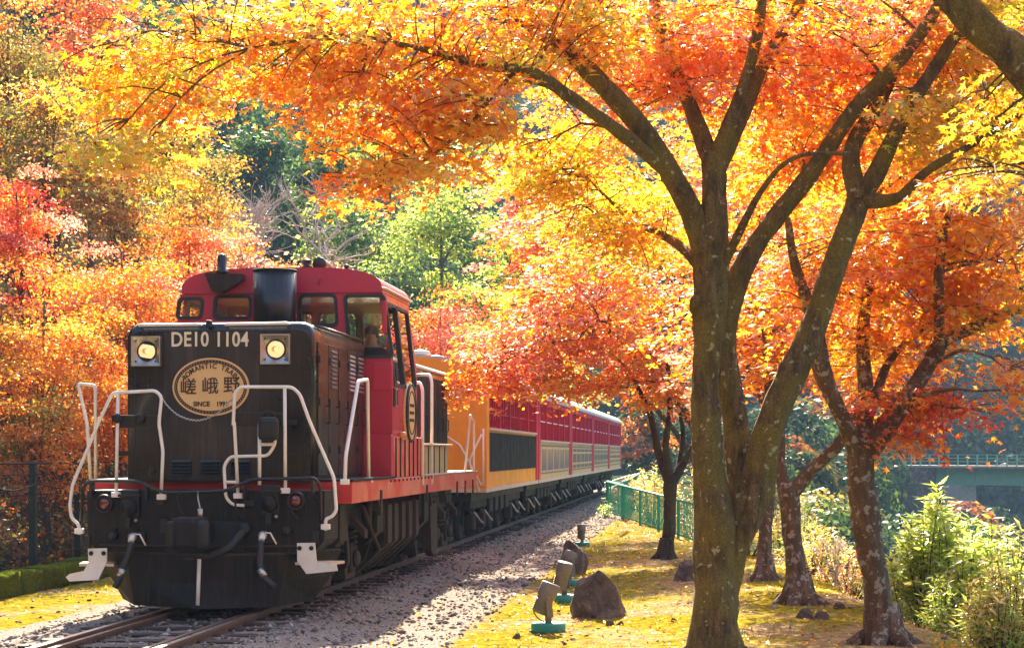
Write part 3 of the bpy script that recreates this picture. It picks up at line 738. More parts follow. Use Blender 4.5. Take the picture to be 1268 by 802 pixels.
# jumper sockets
for px, py in ((163, 628), (336, 623)):
    c = fp(px, py, 0)
    J = MB().bb((c.x - .105, -.07, c.z - .12), (c.x + .105, .01, c.z + .2), .015).build('jumper_socket', M['darker'], loco)
    MB().lathe([(.092, -.06), (.092, -.13), (.075, -.16), (.03, -.165), (.025, -.185), (.003, -.19)], (c.x, 0, c.z), (0, 1, 0), 18).build('cover', M['dark'], J)
    MB().bb((c.x - .13, -.1, c.z + .12), (c.x + .13, -.06, c.z + .15), .006).build('hinge_bar', M['darker'], J)
    MB().bb((c.x - .03, -.15, c.z - .22), (c.x + .03, -.08, c.z - .1), .01).build('latch', M['darker'], J)
    MB().lathe([(.02, 0), (.026, -.02), (.008, -.04)], (c.x + .07, -.06, c.z - .14), (0, 1, 0), 8).build('valve_tip', M['steel'], J)
for px, py in ((141, 662), (356, 656)):
    c = fp(px, py, 0); MB().lathe([(.055, .0), (.055, -.06), (.045, -.09), (.01, -.10)], (c.x, 0, c.z), (0, 1, 0), 14).build('hose_dummy', M['darker'], head)
for px, py in ((109, 670), (391, 664)):
    c = fp(px, py, 0); MB().box((c.x, -.01, c.z), (.07, .05, .13), 0, .008).build('pad', M['darker'], head)
for x, z, w_, h_ in ((-.5, 1.22, .10, .08), (.5, 1.2, .12, .07), (-.72, .83, .09, .11), (.72, .82, .09, .11), (-1.12, 1.2, .06, .10), (1.12, 1.22, .06, .10), (.42, .92, .08, .16), (-.46, .95, .08, .16)):
    MB().bb((x - w_ / 2, -.045, z - h_ / 2), (x + w_ / 2, .005, z + h_ / 2), .008).build('fitting', M['darker'], head)
for x in (-.9, -.3, .34, .95): MB().tube(rounded([(x, -.0, 1.30), (x, -.05, 1.27), (x + .03, -.06, 1.12), (x + .09, -.05, 1.05), (x + .1, 0, 1.02)], .04), .011, 6).build('pipe', M['brownsteel'], head)
MB().tube([(-1.2, -.02, .74), (-.6, -.025, .73), (.0, -.03, .72), (.6, -.025, .73), (1.2, -.02, .74)], .018, 8).build('brake_pipe', M['brownsteel'], head)
# brake cocks and hoses
for (zx, zy, pts) in ((272, 410, ((265, 430), (255, 470), (235, 520), (222, 560), (205, 590))), (730, 405, ((722, 425), (716, 470), (716, 520), (735, 560), (768, 585)))):
    c = z2(zx, zy, -.05)
    ck = MB().tube([(c.x, .0, c.z + .01), (c.x, -.1, c.z), (c.x - .005, -.14, c.z - .05)], .035, 10).build('brake_cock', M['cream'], loco)
    MB().lathe([(.05, -.015), (.05, .015)], (c.x, -.1, c.z), (0, 1, 0), 8).build('cock_body', M['steel'], ck)
    MB().tube([(c.x, -.1, c.z + .03), (c.x + .09, -.12, c.z + .03), (c.x + .16, -.13, c.z - .09)], .010, 6).build('cock_handle', M['cream'], ck)
    hp = [z2(a, b, -.16 - .02 * i) for i, (a, b) in enumerate(pts)]
    MB().tube(rounded(hp, .08, 4), .036, 10).build('air_hose', M['rubber'], loco)
    MB().tube([hp[2] + (hp[3] - hp[2]) * .1, hp[2] + (hp[3] - hp[2]) * .75], .043, 10).build('hose_clamp', M['steel'], ck)
hp = [z2(665, 385, -.05), z2(640, 410, -.12), z2(610, 450, -.16), z2(550, 478, -.18), z2(480, 488, -.16), z2(420, 482, -.08)]
cb = MB().tube(rounded(hp, .15, 5), .044, 10).build('cable_hose', M['rubber'], loco)
c = z2(665, 380, -.02); MB().lathe([(.075, .02), (.075, -.06), (.05, -.08)], c, (0, 1, 0), 12).build('cable_socket', M['darker'], loco)
# uncoupling lever
pts = [z2(85, 360, -.03), z2(93, 235, -.09), z2(118, 214, -.11), z2(290, 215, -.11), z2(372, 254, -.11), z2(592, 250, -.11), z2(690, 208, -.11), z2(912, 203, -.11), z2(930, 235, -.09), z2(930, 355, -.03)]
MB().tube(rounded(pts, .06, 4), .019, 8).build('uncoupling_lever', M['black'], loco)
for zx, zy in ((120, 215), (315, 228), (660, 222), (900, 204)):
    c = z2(zx, zy, -.11); MB().bb((c.x - .012, -.12, c.z - .16), (c.x + .012, -.0, c.z + .01)).build('lever_bracket', M['darker'], head)
# white step irons
for pl in ([(110, 452), (177, 450), (177, 497), (147, 562), (45, 567), (32, 552), (45, 541), (96, 530), (112, 500)], [(847, 432), (910, 431), (916, 498), (985, 507), (990, 530), (880, 541), (848, 495)]):
    st_ = MB().prism([z2(a, b, -.05) for a, b in pl], (0, .022, 0)).build('step_iron', M['white'], loco)
    for k in (0, 1):
        c = z2((122, 166)[k] if pl[0][0] < 500 else (856, 898)[k], 468 if pl[0][0] < 500 else 450, -.05)
        MB().lathe([(.026, 0), (.026, -.012), (.012, -.02)], c, (0, 1, 0), 8).build('bolt', M['darker'], st_)
A = z2(916, 498, -.05)
MB().prism([(1.02, -.04, .53), (1.42, -.04, .53), (1.5, .32, .53), (1.1, .32, .53)], (0, 0, .03)).build('step_plate', M['sill'], loco)
MB().prism([(-1.02, -.04, .50), (-1.42, -.04, .50), (-1.5, .32, .50), (-1.1, .32, .50)], (0, 0, .03)).build('step_plate', M['sill'], loco)
# snow plough: a blunt wedge with a folded top ledge
pl = MB()
top = [(-1.40, .62, .66), (-.9, .02, .64), (0, -.22, .63), (.9, .02, .64), (1.40, .62, .66)]
mid = [(-1.28, .60, .36), (-.86, .03, .34), (0, -.2, .33), (.86, .03, .34), (1.28, .60, .36)]
bot = [(-1.1, .52, .10), (-.8, .0, .07), (0, -.3, .06), (.8, .0, .07), (1.1, .52, .10)]
back = [(x, y + .05, z) for x, y, z in bot]; bt = [(x * .97, y + .06, z) for x, y, z in top]
rows = [top, mid, bot, back, bt]; vs = [p for r_ in rows for p in r_]; fs = []
for r_ in range(5):
    for i in range(4): fs.append((r_ * 5 + i, r_ * 5 + i + 1, ((r_ + 1) % 5) * 5 + i + 1, ((r_ + 1) % 5) * 5 + i))
fs += [(0, 5, 10, 15, 20), (4, 24, 19, 14, 9)]
pl.add(vs, fs); plo = pl.build('snow_plough', M['dark'], loco)
MB().prism([(-1.40, .62, .662), (-.9, .02, .642), (0, -.24, .632), (.9, .02, .642), (1.40, .62, .662), (1.2, .8, .70), (-1.2, .8, .70)], (0, 0, .018)).build('plough_ledge', M['black'], plo)
MB().tube([(-.0, -.235, .60), (-.0, -.30, .10)], .022, 6).build('plough_seam', M['cream'], plo)
for x in (-.6, .55): MB().bb((x, -.14, .09), (x + .012, -.1, .60)).build('plough_rib', M['darker'], plo)
for s in (-1, 1): MB().prism([(s * .5, .1, .6), (s * .62, .1, .6), (s * .62, .9, .75), (s * .5, .9, .75)], (0, 0, .1)).build('plough_stay', M['darker'], plo)

# ---- cream handrails
def railing(name, pts, r=.019, u=-.02, rad=.05, feet=()):
    o = MB().tube(rounded(pts, rad, 5), r, 10).build(name, M['cream'], loco)
    for f in feet: MB().bb((f.x - .05, f.y - .03, f.z - .03), (f.x + .05, f.y + .03, f.z + .03), .008).build('foot', M['cream'], o)
    return o
ua, ub = -.04, .35
railing('handrail', [z2(80, 402, ua), z2(80, 370, ua), z2(52, 342, ua), z2(47, 300, ua), z2(56, 228, ua), z2(150, 5, ua), z1(213, 575, ua), z1(378, 566, ua), z1(402, 590, ua), z1(391, 690, ua), z2(375, 110, ua), z2(368, 268, ua)], feet=(z2(80, 390, ua), z2(370, 270, ua)))
railing('handrail', [z1(235, 573, ua), z2(210, 266, ua)], feet=(z2(210, 262, ua),))
railing('handrail', [z2(120, 208, .8), z2(107, 10, .8), fp(96.5, 475, .8), fp(118, 477, .8), z2(138, 208, .8)], rad=.04)
railing('handrail', [z2(640, 268, ua), z2(626, 5, ua), z1(675, 700, ua), z1(681, 572, ua), z1(705, 552, ua), z1(900, 552, ua), z1(930, 580, ua), z2(890, 0, ua), z2(978, 205, ua), z2(986, 318, ua), z2(970, 340, ua), z2(948, 347, ua), z2(948, 388, ua)], feet=(z2(640, 266, ua), z2(948, 375, ua)))
railing('handrail', [z1(872, 554, ua), z2(806, 250, ua)], feet=(z2(806, 248, ua),))
lr = railing('ladder_rail', [z2(662, 300, ua), z2(620, 298, ua), z2(596, 272, ua), z2(590, 160, ua), z2(612, 128, ua), z2(745, 125, ua), z2(770, 85, ua), z2(770, 20, ua - .05)], .018)
MB().tube([z2(715, 12, ua), z2(715, 228, ua)], .020, 8).build('upright', M['cream'], lr)
for a, b in (((715, 85), (770, 85)), ((595, 218), (640, 218))): MB().tube([z2(*a, ua), z2(*b, ua)], .018, 8).build('rung', M['cream'], lr)
# black cross plates on the front railings, lamp on the right one
A = z1(225, 660, ua); B = z1(395, 708, ua); cpz = MB().bb((A.x, ua + .02, B.z), (B.x, ua + .05, A.z), .006).build('rail_plate', M['black'], loco)
for zx in (232, 322):
    c = z1(zx, 672, ua); MB().lathe([(.045, -.06), (.055, -.02), (.045, .02), (.03, .04)], c, (0, 1, 0), 12).build('knob', M['darker'], cpz)
MB().bb((z2(210, 0).x, ua + .02, z2(0, 125, ua).z), (z2(370, 0).x, ua + .04, z2(0, 108, ua).z)).build('rail_plate', M['black'], loco)
A = z1(684, 650, ua); B = z1(862, 700, ua); cpz = MB().bb((A.x, ua + .02, B.z), (B.x, ua + .05, A.z), .006).build('rail_plate', M['black'], loco)
c = z1(815, 712, ua); MB().box((c.x, ua - .06, c.z), (.22, .16, .26), 0, .05).build('lamp_case', M['darker'], cpz)
MB().torus((c.x, ua - .05, c.z + .12), .07, .012, (0, 1, 0), 16, 6).build('lamp_hoop', M['darker'], cpz)
# chain across the gangway
ch = MB(); pts = [(405, 600), (430, 632), (462, 660), (500, 676), (540, 682), (580, 672), (620, 650), (655, 612), (684, 590)]
P_ = rounded([z1(a, b, ua) for a, b in pts], .1, 5); P2 = []
for i in range(90):
    f_ = i / 89 * (len(P_) - 1); k = min(int(f_), len(P_) - 2); p = P_[k].lerp(P_[k + 1], f_ - k); P2.append(p + Vector((0, .006 * (-1) ** i, .007 * (-1) ** (i // 2))))
ch.tube(P2, .0075, 5).build('chain', M['steel'], loco)
# deck side rails
for pts in ([sp(427, 588, 1.46), sp(428, 565, 1.46), sp(443.5, 472, 1.46), sp(455, 470, 1.46), sp(456.5, 588, 1.46)],):
    zmin = DZ1
    pts[0].z = zmin; pts[-1].z = zmin
    railing('side_handrail', pts, .022, rad=.05, feet=(pts[0], pts[-1]))
for (u, zt) in ((CU1 + .12, 2.75), (CU1 + 1.0, 2.9)):
    railing('side_handrail', [(1.50, u, 1.3), (1.50, u, zt - .1), (1.46, u + .05, zt), (1.2, u + .25, zt)], .024, rad=.08)
railing('side_handrail', [(1.48, 11.9, DZ1), (1.48, 11.9, 2.3), (1.48, 11.4, 2.4), (1.48, 10.7, DZ1)], .020)

# ---- underframe
def wheelset(parent, u, r=.43, mat=None):
    w = empty('wheelset', (0, u, 0), 0, parent)
    for s in (-1, 1):
        MB().lathe([(r + .025, -.05), (r + .02, -.025), (r, -.02), (r - .006, .06), (r - .07, .065), (r - .09, .03), (.16, .02), (.14, .06), (.04, .07)], (s * .545, 0, r), (s, 0, 0), 28).build('wheel', M['brownsteel'], w)
    MB().cyl((-.6, 0, r), (.6, 0, r), .07, 10).build('axle', M['darker'], w)
    return w
def coil(parent, c, r=.075, h=.42, n=6):
    pts = []; k = n * 8
    for i in range(k + 1):
        a = 2 * PI * i / 8; pts.append((c[0] + r * math.cos(a), c[1] + r * math.sin(a), c[2] + h * i / k))
    return MB().tube(pts, .022, 6).build('spring', M['brownsteel'], parent)
def loco_bogie(u0, axles):
    b = empty('bogie', (0, u0, 0), 0, loco)
    L_ = axles[-1] - axles[0]
    for a in axles:
        wheelset_local = wheelset(loco, u0 + a)
        for s in (-1, 1):
            bx_ = MB().box((s * 1.03, a, .45), (.24, .34, .36), 0, .05).build('axle_box', M['dark'], b)
            MB().lathe([(.11, 0), (.11, .05), (.06, .08)], (s * 1.14, a, .45), (s, 0, 0), 12).build('axle_cap', M['brownsteel'], b)
            coil(b, (s * 1.04, a - .30, .5)); coil(b, (s * 1.04, a + .30, .5))
            MB().prism([(s * .9, a - .42, .42), (s * .9, a - .30, .2), (s * .9, a + .30, .2), (s * .9, a + .42, .42)], (s * .2, 0, 0)).build('spring_seat', M['brownsteel'], b)
    for s in (-1, 1):
        MB().bb((s * .92, axles[0] - .75, .86), (s * 1.12, axles[-1] + .75, 1.06), .02).build('side_frame', M['dark'], b)
        for a in axles:
            MB().prism([(s * 1.1, a - .12, 1.02), (s * 1.1, a + .12, 1.02), (s * 1.3, a + .1, .8), (s * 1.3, a - .1, .8)], (0, 0, -.1)).build('bracket', M['brownsteel'], b)
            MB().box((s * .8, a + .52, .36), (.1, .08, .34), 0, .02).build('brake_shoe', M['brownsteel'], b)
    return b
loco_bogie(1.95, [-.75, .75]); loco_bogie(9.6, [-1.4, 0, 1.4])
MB().bb((-1.1, 1.0, .9), (1.1, 11.8, DZ0 + .002)).build('main_frame', M['darker'], loco)
# fuel tank with ribbed sloping flank, sand boxes, pipes
tank = MB().prism([(1.15, 4.0, 1.14), (1.30, 4.0, 1.05), (1.30, 4.0, .60), (.85, 4.0, .20), (-.85, 4.0, .20), (-1.30, 4.0, .60), (-1.30, 4.0, 1.05), (-1.15, 4.0, 1.14)], (0, 2.9, 0)).build('fuel_tank', M['dark'], loco)
for k, u in enumerate((4.02, 4.55, 5.15, 5.75, 6.35)):
    MB().prism([(1.30, u, 1.08), (1.345, u, 1.08), (1.345, u, .58), (.90, u, .17), (.85, u, .20), (1.30, u, .60)], (0, .24 if k else .3, 0)).build('tank_strap', M['brownsteel'], tank)
for u in (.95, 3.35, 7.3):
    MB().prism([(1.02, u, 1.16), (1.32, u, 1.16), (1.32, u, .75), (1.15, u, .58), (1.02, u, .58)], (0, .42, 0)).build('sand_box', M['dark'], loco)
    MB().tube([(1.18, u + .2, .6), (1.1, u + .3, .4), (.7, u + .5, .12)], .025, 6).build('sand_pipe', M['brownsteel'], loco)
for u in (3.2, 7.6, 9.2):
    MB().prism([(1.24, u, 1.16), (1.36, u, 1.16), (1.36, u + .2, .96), (1.24, u + .2, .96)], (0, .12, 0)).build('step_hanger', M['brownsteel'], loco)
MB().tube(rounded([(1.28, 1.35, 1.15), (1.3, 1.4, .8), (1.25, 1.75, .45), (1.1, 2.2, .35)], .15), .03, 8).build('hose', M['rubber'], loco)
for k, u in enumerate((3.0, 3.9, 7.0, 7.35)):
    MB().cyl((1.28, u, 1.17), (1.28, u, .82 - .1 * (k % 2)), .035, 8).build('air_cock', M['brownsteel'], loco)
MB().tube(rounded([(1.3, 2.5, 1.1), (1.32, 3.0, .75), (1.3, 3.6, .52), (1.2, 4.0, .5)], .12), .028, 8).build('pipe', M['brownsteel'], loco)
MB().prism([(1.22, 8.0, .98), (1.30, 8.0, .98), (1.30, 8.15, .25), (1.30, 8.45, .16), (1.30, 8.8, .30), (1.30, 8.75, .98)], (-.12, 0, 0)).build('gear_guard', M['brownsteel'], loco)
MB().bb((-.5, 12.1, .7), (.5, 12.6, 1.0), .04).build('rear_coupler', M['dark'], loco)
# ------------------------------------------------------------------ driver (held by the cab seat) and passengers: one skinned body mesh each
def body(name, joints, edges, radii, mats_by, parent=None, root=0):
    me = bpy.data.meshes.new(name); me.from_pydata(joints, edges, []); me.update()
    o = bpy.data.objects.new(name, me); col.objects.link(o)
    md = o.modifiers.new('skin', 'SKIN'); sd = o.modifiers.new('sub', 'SUBSURF'); sd.levels = 1; sd.render_levels = 1
    for i, r in enumerate(radii): me.skin_vertices[0].data[i].radius = r if isinstance(r, tuple) else (r, r)
    me.skin_vertices[0].data[root].use_root = True
    dg = bpy.context.evaluated_depsgraph_get(); ev = bpy.data.meshes.new_from_object(o.evaluated_get(dg))
    bpy.data.objects.remove(o)
    for p in ev.polygons: p.use_smooth = True
    fn, ms = mats_by
    ev.materials.clear()
    for m_ in ms: ev.materials.append(m_)
    for p in ev.polygons: p.material_index = fn(p.center)
    return link(bpy.data.objects.new(name, ev), parent)
def seated_person(name, coat, loc, rz, lean=0.0, arm_out=False):
    hs = .46                                # hip height of the seat
    J = [(0, 0, hs + .1), (0, -.02 - lean * .3, hs + .34), (0, -.03 - lean * .7, hs + .52), (0, -.04 - lean, hs + .61), (0, -.06 - lean, hs + .70), (0, -.065 - lean, hs + .80),
         (.19, -.04 - lean * .7, hs + .50), (.25, -.10 - lean, hs + .27), (.20, -.34 - lean, hs + .22), (.17, -.43 - lean, hs + .24),
         (-.19, -.04 - lean * .7, hs + .50), (-.25, -.10 - lean, hs + .27), (-.20, -.34 - lean, hs + .22), (-.17, -.43 - lean, hs + .24),
         (.10, -.02, hs + .08), (.12, -.44, hs + .09), (.12, -.46, .08), (.12, -.60, .04),
         (-.10, -.02, hs + .08), (-.12, -.44, hs + .09), (-.12, -.46, .08), (-.12, -.60, .04)]
    E = [(0, 1), (1, 2), (2, 3), (3, 4), (4, 5), (2, 6), (6, 7), (7, 8), (8, 9), (2, 10), (10, 11), (11, 12), (12, 13), (0, 14), (14, 15), (15, 16), (16, 17), (0, 18), (18, 19), (19, 20), (20, 21)]
    rr = [(.16, .12), (.15, .11), (.16, .10), .055, .09, .085, .07, .052, .042, .04, .07, .052, .042, .04, .09, .07, .05, .045, .09, .07, .05, .045]
    def fn(c):
        if c.z > hs + .59: return 1
        if c.y < -.40 - lean and c.z > hs + .15: return 1
        if c.z > hs + .45 and abs(c.x) < .05 and c.y < -.08: return 2
        return 0
    o = body(name, J, E, rr, (fn, [coat, M['skin'], M['shirt']]))
    o.location = loc; o.rotation_euler = (0, 0, rz)
    h = MB(); cz = hs + .755; cy = -.055 - lean          # cap of hair
    h.lathe([(.004, .125), (.06, .112), (.098, .06), (.104, 0), (.09, -.05)], (0, cy + .025, cz), (0, .12, 1), 14)
    h.build('hair', M['hair'], o)
    fz = hs + .745
    f = MB(); f.prism([(-.012, cy - .10, fz - .012), (.012, cy - .10, fz - .012), (0, cy - .10, fz + .03)], (0, -.022, 0)); f.build('nose', M['skin'], o)
    for s in (-1, 1):
        MB().lathe([(.003, -.01), (.011, 0), (.003, .01)], (s * .033, cy - .088, fz + .025), (0, 1, 0), 8).build('eye', M['hair'], o)
        MB().lathe([(.004, -.012), (.02, 0), (.004, .012)], (s * .098, cy, fz + .01), (1, 0, 0), 8).build('ear', M['skin'], o)
    MB().bb((-.022, cy - .098, fz - .042), (.022, cy - .08, fz - .034)).build('mouth', M['deckred'], o)
    return o
c = tw(.98, CU0 + 1.12, 2.14)
drv = seated_person('person', M['navy'], c, -TH + .15, .05)
tag(drv, 'driver in dark jacket and white shirt seated at the cab window', 'person')
seat = empty('driver_seat', tw(.98, CU0 + 1.14, DZ1 + .05 + .19), -TH)
tag(seat, 'dark driver seat inside the locomotive cab', 'seat')
MB().box((0, 0, .85), (.46, .44, .12), 0, .04).build('cushion', M['navy'], seat)
MB().box((0, .24, 1.15), (.44, .10, .55), 0, .04).build('backrest', M['navy'], seat)
MB().lathe([(.2, -.19), (.2, -.16), (.05, -.13), (.05, .8)], (0, 0, 0), (0, 0, 1), 12).build('pedestal', M['darker'], seat)

# ------------------------------------------------------------------ coaches
CL, CG = 10.45, .18
def coach_bogie(parent, u):
    b = empty('bogie', (0, u, 0), 0, parent)
    for a in (-.8, .8):
        for s in (-1, 1):
            MB().lathe([(.44, -.05), (.425, -.02), (.41, .05), (.34, .055), (.32, .02), (.1, .02), (.08, .08), (.02, .085)], (s * .545, a, .41), (s, 0, 0), 24).build('wheel', M['brownsteel'], b)
            MB().box((s * .98, a, .42), (.2, .28, .3), 0, .04).build('axle_box', M['brownsteel'], b)
            MB().tube([(s * 1.0, a - .5, .72), (s * 1.0, a - .2, .60), (s * 1.0, a + .2, .60), (s * 1.0, a + .5, .72)], .035, 6).build('leaf_spring', M['brownsteel'], b)
            MB().tube([(s * 1.08, a - .12, .62), (s * 1.16, a + .15, .45), (s * 1.16, a + .55, .40)], .022, 6).build('brake_rod', M['steel'], b)
        MB().cyl((-.6, a, .41), (.6, a, .41), .06, 8).build('axle', M['darker'], b)
    for s in (-1, 1): MB().bb((s * .93, -1.3, .68), (s * 1.05, 1.3, .84), .02).build('side_frame', M['dark'], b)
    return b
def coach(k, label):
    u0 = 14.15 + k * (CL + CG)
    c = empty('passenger_coach', tw(0, u0, 0), -TH); tag(c, label, 'train coach', 'open-sided coaches behind the locomotive')
    first = k == 0; end = M['orange'] if first else M['coachred']
    W = 1.40
    MB().bb((-W - .03, 0, 1.02), (W + .03, CL, 1.10)).build('sole_bar', M['sill'], c)
    MB().bb((-1.1, .3, .84), (1.1, CL - .3, 1.02)).build('underframe', M['darker'], c)
    fl = MB().bb((-W + .04, .05, 1.10), (W - .04, CL - .05, 1.15)).build('floor', M['seatbrown'], c)
    for u in (1.9, CL - 1.9): coach_bogie(c, u)
    for q in range(4): MB().box((.9, 3.6 + q * 1.0, .7), (.4, .6, .3), 0, .03).build('equipment_box', M['dark'], c)
    MB().bb((-.3, -.25, .75), (.3, .1, 1.0), .03).build('coupler', M['dark'], c)
    # ends
    for uu in (0, CL - .08):
        e = MB().bb((-W, uu, 1.10), (W, uu + .08, 3.1)).build('end_wall', end, c)
        for q in range(9): MB().bb((-W + .1 + q * .31, uu - .012, 1.15), (-W + .13 + q * .31, uu + .002, 3.05)).build('batten', end, e)
    if first:
        MB().tube([(W - .05, -.14, 1.15), (W - .45, -.14, 1.9), (W - .75, -.14, 2.1)], .02, 6).build('end_handrail', M['cream'], c)
        MB().tube([(W - .02, -.10, 1.15), (W - .02, -.10, 2.2)], .02, 6).build('end_handrail', M['cream'], c)
        MB().tube(rounded([(W - .08, -.16, 1.05), (W - .28, -.16, 1.6), (W - .04, -.16, 2.1)], .1), .018, 6).build('end_handrail', M['cream'], c)
    # roof
    pr = [(-W - .06, 3.08), (W + .06, 3.08), (W + .06, 3.16)] + [((W + .05) * math.cos(a), 3.17 + .40 * math.sin(a)) for a in [R(8 + 164 * j / 14) for j in range(15)]] + [(-W - .06, 3.16)]
    rf = MB().prism([(x, -.12, z) for x, z in pr], (0, CL + .24, 0)).build('roof', M['roof'], c)
    pe = [(W * math.cos(a), 3.16 + .37 * max(0, math.sin(a))) for a in [R(180 * j / 14) for j in range(15)]]
    MB().prism([(x, -.05 if not first else -.13, z) for x, z in [(-W, 3.0), (W, 3.0)] + pe], (0, .09, 0)).build('roof_end', end, c)
    for q in range(5): MB().lathe([(.16, 0), (.16, .10), (.22, .11), (.18, .17), (.03, .2)], (0, 1.2 + q * 2.0, 3.54), (0, 0, 1), 14).build('roof_ventilator', M['roof'], rf)
    for s in (-1, 1):
        x0, x1 = s * (W - .06), s * W
        post = M['coachred']
        for uu, w_, mt in ((0, .42, M['orange'] if first else M['coachred']), (CL - .42, .42, M['coachred'])):
            MB().bb((x0, uu + .001, 1.10), (s * (W + .035), uu + w_, 3.08), .01).build('corner_post', mt, c)
        MB().bb((x0, .42, 2.95), (s * (W + .02), CL - .42, 3.08)).build('header', M['coachred'], c)
        zl = 2.18 if first else 2.02
        MB().bb((x0, .42, 1.10), (s * (W + .005), CL - .42, zl)).build('side_wall', M['orange'] if first else M['creampanel'], c)
        MB().bb((x0 - s * .02, .42, zl), (s * (W + .05), CL - .42, zl + .05)).build('window_sill', M['sill'], c)
        nb = 5; seg = (CL - .84) / nb
        for q in range(nb):
            ua_, ub_ = .42 + q * seg, .42 + (q + 1) * seg
            if q: MB().bb((x0, ua_ - .05, zl + .05), (s * (W + .025), ua_ + .05, 2.95)).build('window_post', M['coachred'], c)
            if s < 0: continue
            if first:
                if q < 4: MB().bb((W + .006, ua_ + .03, 1.40), (W + .022, ub_ - .03, zl - .04)).build('side_panel', M['panelblack'], c)
                else: MB().bb((W + .006, ua_ + .03, 1.40), (W + .022, ub_ - .03, zl - .04)).build('side_panel', M['panelblack'], c)
            else:
                pn = MB().bb((W + .006, ua_ + .12 if q else ua_ + .45, 1.22), (W + .018, ub_ - .04, zl - .06)).build('side_panel', M['creampanel'], c)
                a1, b1 = ua_ + (.12 if q else .45), ub_ - .04; z0_, zt_ = 1.22, zl - .06; L_ = b1 - a1; H_ = zt_ - z0_
                def blk(p, q_, r_, t_): MB().bb((W + .017, a1 + p * L_, z0_ + r_ * H_), (W + .026, a1 + q_ * L_, z0_ + t_ * H_)).build('pattern_block', M['greypat'], pn)
                blk(.02, .98, .93, .99); blk(.02, .98, .01, .06)
                if k == 1:
                    for j in range(4):
                        p = .06 + j * .235
                        MB().prism([(W + .017, a1 + p * L_, z0_ + .12 * H_), (W + .017, a1 + (p + .2) * L_, z0_ + .12 * H_), (W + .017, a1 + (p + .13) * L_, z0_ + .85 * H_), (W + .017, a1 + (p + .07) * L_, z0_ + .85 * H_)], (.009, 0, 0)).build('pattern_block', M['greypat'], pn)
                elif k == 2:
                    for j in range(5):
                        blk(.05 + j * .19, .18 + j * .19, .32, .68); blk(.05 + j * .19, .18 + j * .19, .1, .24); blk(.05 + j * .19, .18 + j * .19, .76, .88)
                elif k == 3:
                    for j in range(2):
                        p = .06 + j * .47; blk(p, p + .06, .15, .85); blk(p + .35, p + .41, .15, .85); blk(p + .06, p + .35, .75, .85); blk(p + .06, p + .35, .15, .25); blk(p + .14, p + .27, .38, .62)
                else:
                    for j in range(4):
                        p = .05 + j * .24; blk(p, p + .19, .42, .58); blk(p + .06, p + .13, .68, .84); blk(p + .06, p + .13, .16, .32)
        # bars of the open windows
        nbar = 26 if first else 44
        if s > 0 or first:
            bar = None
            for q in range(nbar):
                uu = .5 + (CL - 1.0) * (q + .5) / nbar
                if bar is None: bar = MB().bb((-.016, -.014, 0), (.016, .014, 2.95 - zl - .05)).build('window_bar', M['coachred'], c); o = bar
                else: o = bar.copy(); link(o, c)
                o.location = (s * (W - .03), uu, zl + .05)
            MB().bb((s * (W - .05), .42, zl + (.32 if first else .5)), (s * (W - .012), CL - .42, zl + (.345 if first else .525))).build('safety_rail', M['cream'] if not first else M['coachred'], c)
    # wooden benches
    for q in range(6):
        uu = 1.0 + q * 1.55
        for s in (-1, 1):
            bn = MB().bb((s * .35, uu, 1.52), (s * 1.25, uu + .42, 1.58), .01).build('bench_seat', M['seatbrown'], c)
            MB().bb((s * .35, uu + .40, 1.15), (s * 1.25, uu + .45, 2.25), .01).build('bench_back', M['seatbrown'], bn)
    return c
names = ['first coach, orange end wall and black side panels, coupled behind the locomotive',
         'red coach with grey tapering pillar pattern on its lower panels',
         'red coach with rows of grey upright bars on its lower panels',
         'red coach with grey framed squares on its lower panels',
         'last red coach of the train, small grey blocks on its lower panels']
for k in range(5): coach(k, names[k])
# passengers of the first coach
coats = [M['navy'], M['shirt'], paint('grey_coat_cloth', (.12, .11, .12), .9, .1), paint('orange_jacket_cloth', (.6, .22, .03), .9, .1)]
plabels = ['passenger in navy jacket on the rear bench of the first coach', 'passenger in white top on a window bench of the first coach',
           'passenger in dark grey coat on a window bench of the first coach', 'passenger in orange jacket on a window bench of the first coach', 'passenger in navy jacket on the front bench of the first coach', 'passenger in white top on the middle bench of the first coach']
for i, (q, ci) in enumerate(((5, 0), (4, 1), (3, 2), (1, 3), (0, 0), (2, 1))):
    p = seated_person('person', coats[ci], tw(1.0, 14.15 + 1.0 + q * 1.55 + .25, 1.12), -TH + rnd.uniform(-.4, .4), rnd.uniform(0, .08))
    tag(p, plabels[i], 'person', 'passengers in the first coach')
# ------------------------------------------------------------------ foliage helpers
STAR = []
for ang, r in ((270, .12), (-18, .62), (12, .33), (38, .92), (64, .36), (90, 1.05), (116, .36), (142, .92), (168, .33), (198, .62)):
    STAR.append((r * math.cos(R(ang)), r * math.sin(R(ang)), -.16 * r * r))
STAR = np.array(STAR); STAR_T = np.array([(0, i, i + 1) for i in range(1, 9)])
RHOMB = np.array([(0, -.55, 0), (.36, .02, -.05), (0, .62, -.06), (-.36, .02, -.05)]); RHOMB_T = np.array([(0, 1, 2), (0, 2, 3)])
LANCE = np.array([(0, 0, 0), (.14, .35, .02), (0, 1.0, -.12), (-.14, .35, .02)])
CARD = np.array([(-.1, -.6, 0), (.55, -.15, .08), (.25, .55, -.05), (-.5, .35, .1)])
def frame(nrm, dirs=None):
    nrm = nrm / np.linalg.norm(nrm, axis=1, keepdims=True)
    d = rng.normal(size=nrm.shape) if dirs is None else dirs
    b = d - nrm * (d * nrm).sum(1, keepdims=True); b /= np.linalg.norm(b, axis=1, keepdims=True) + 1e-9
    return np.cross(b, nrm), b, nrm
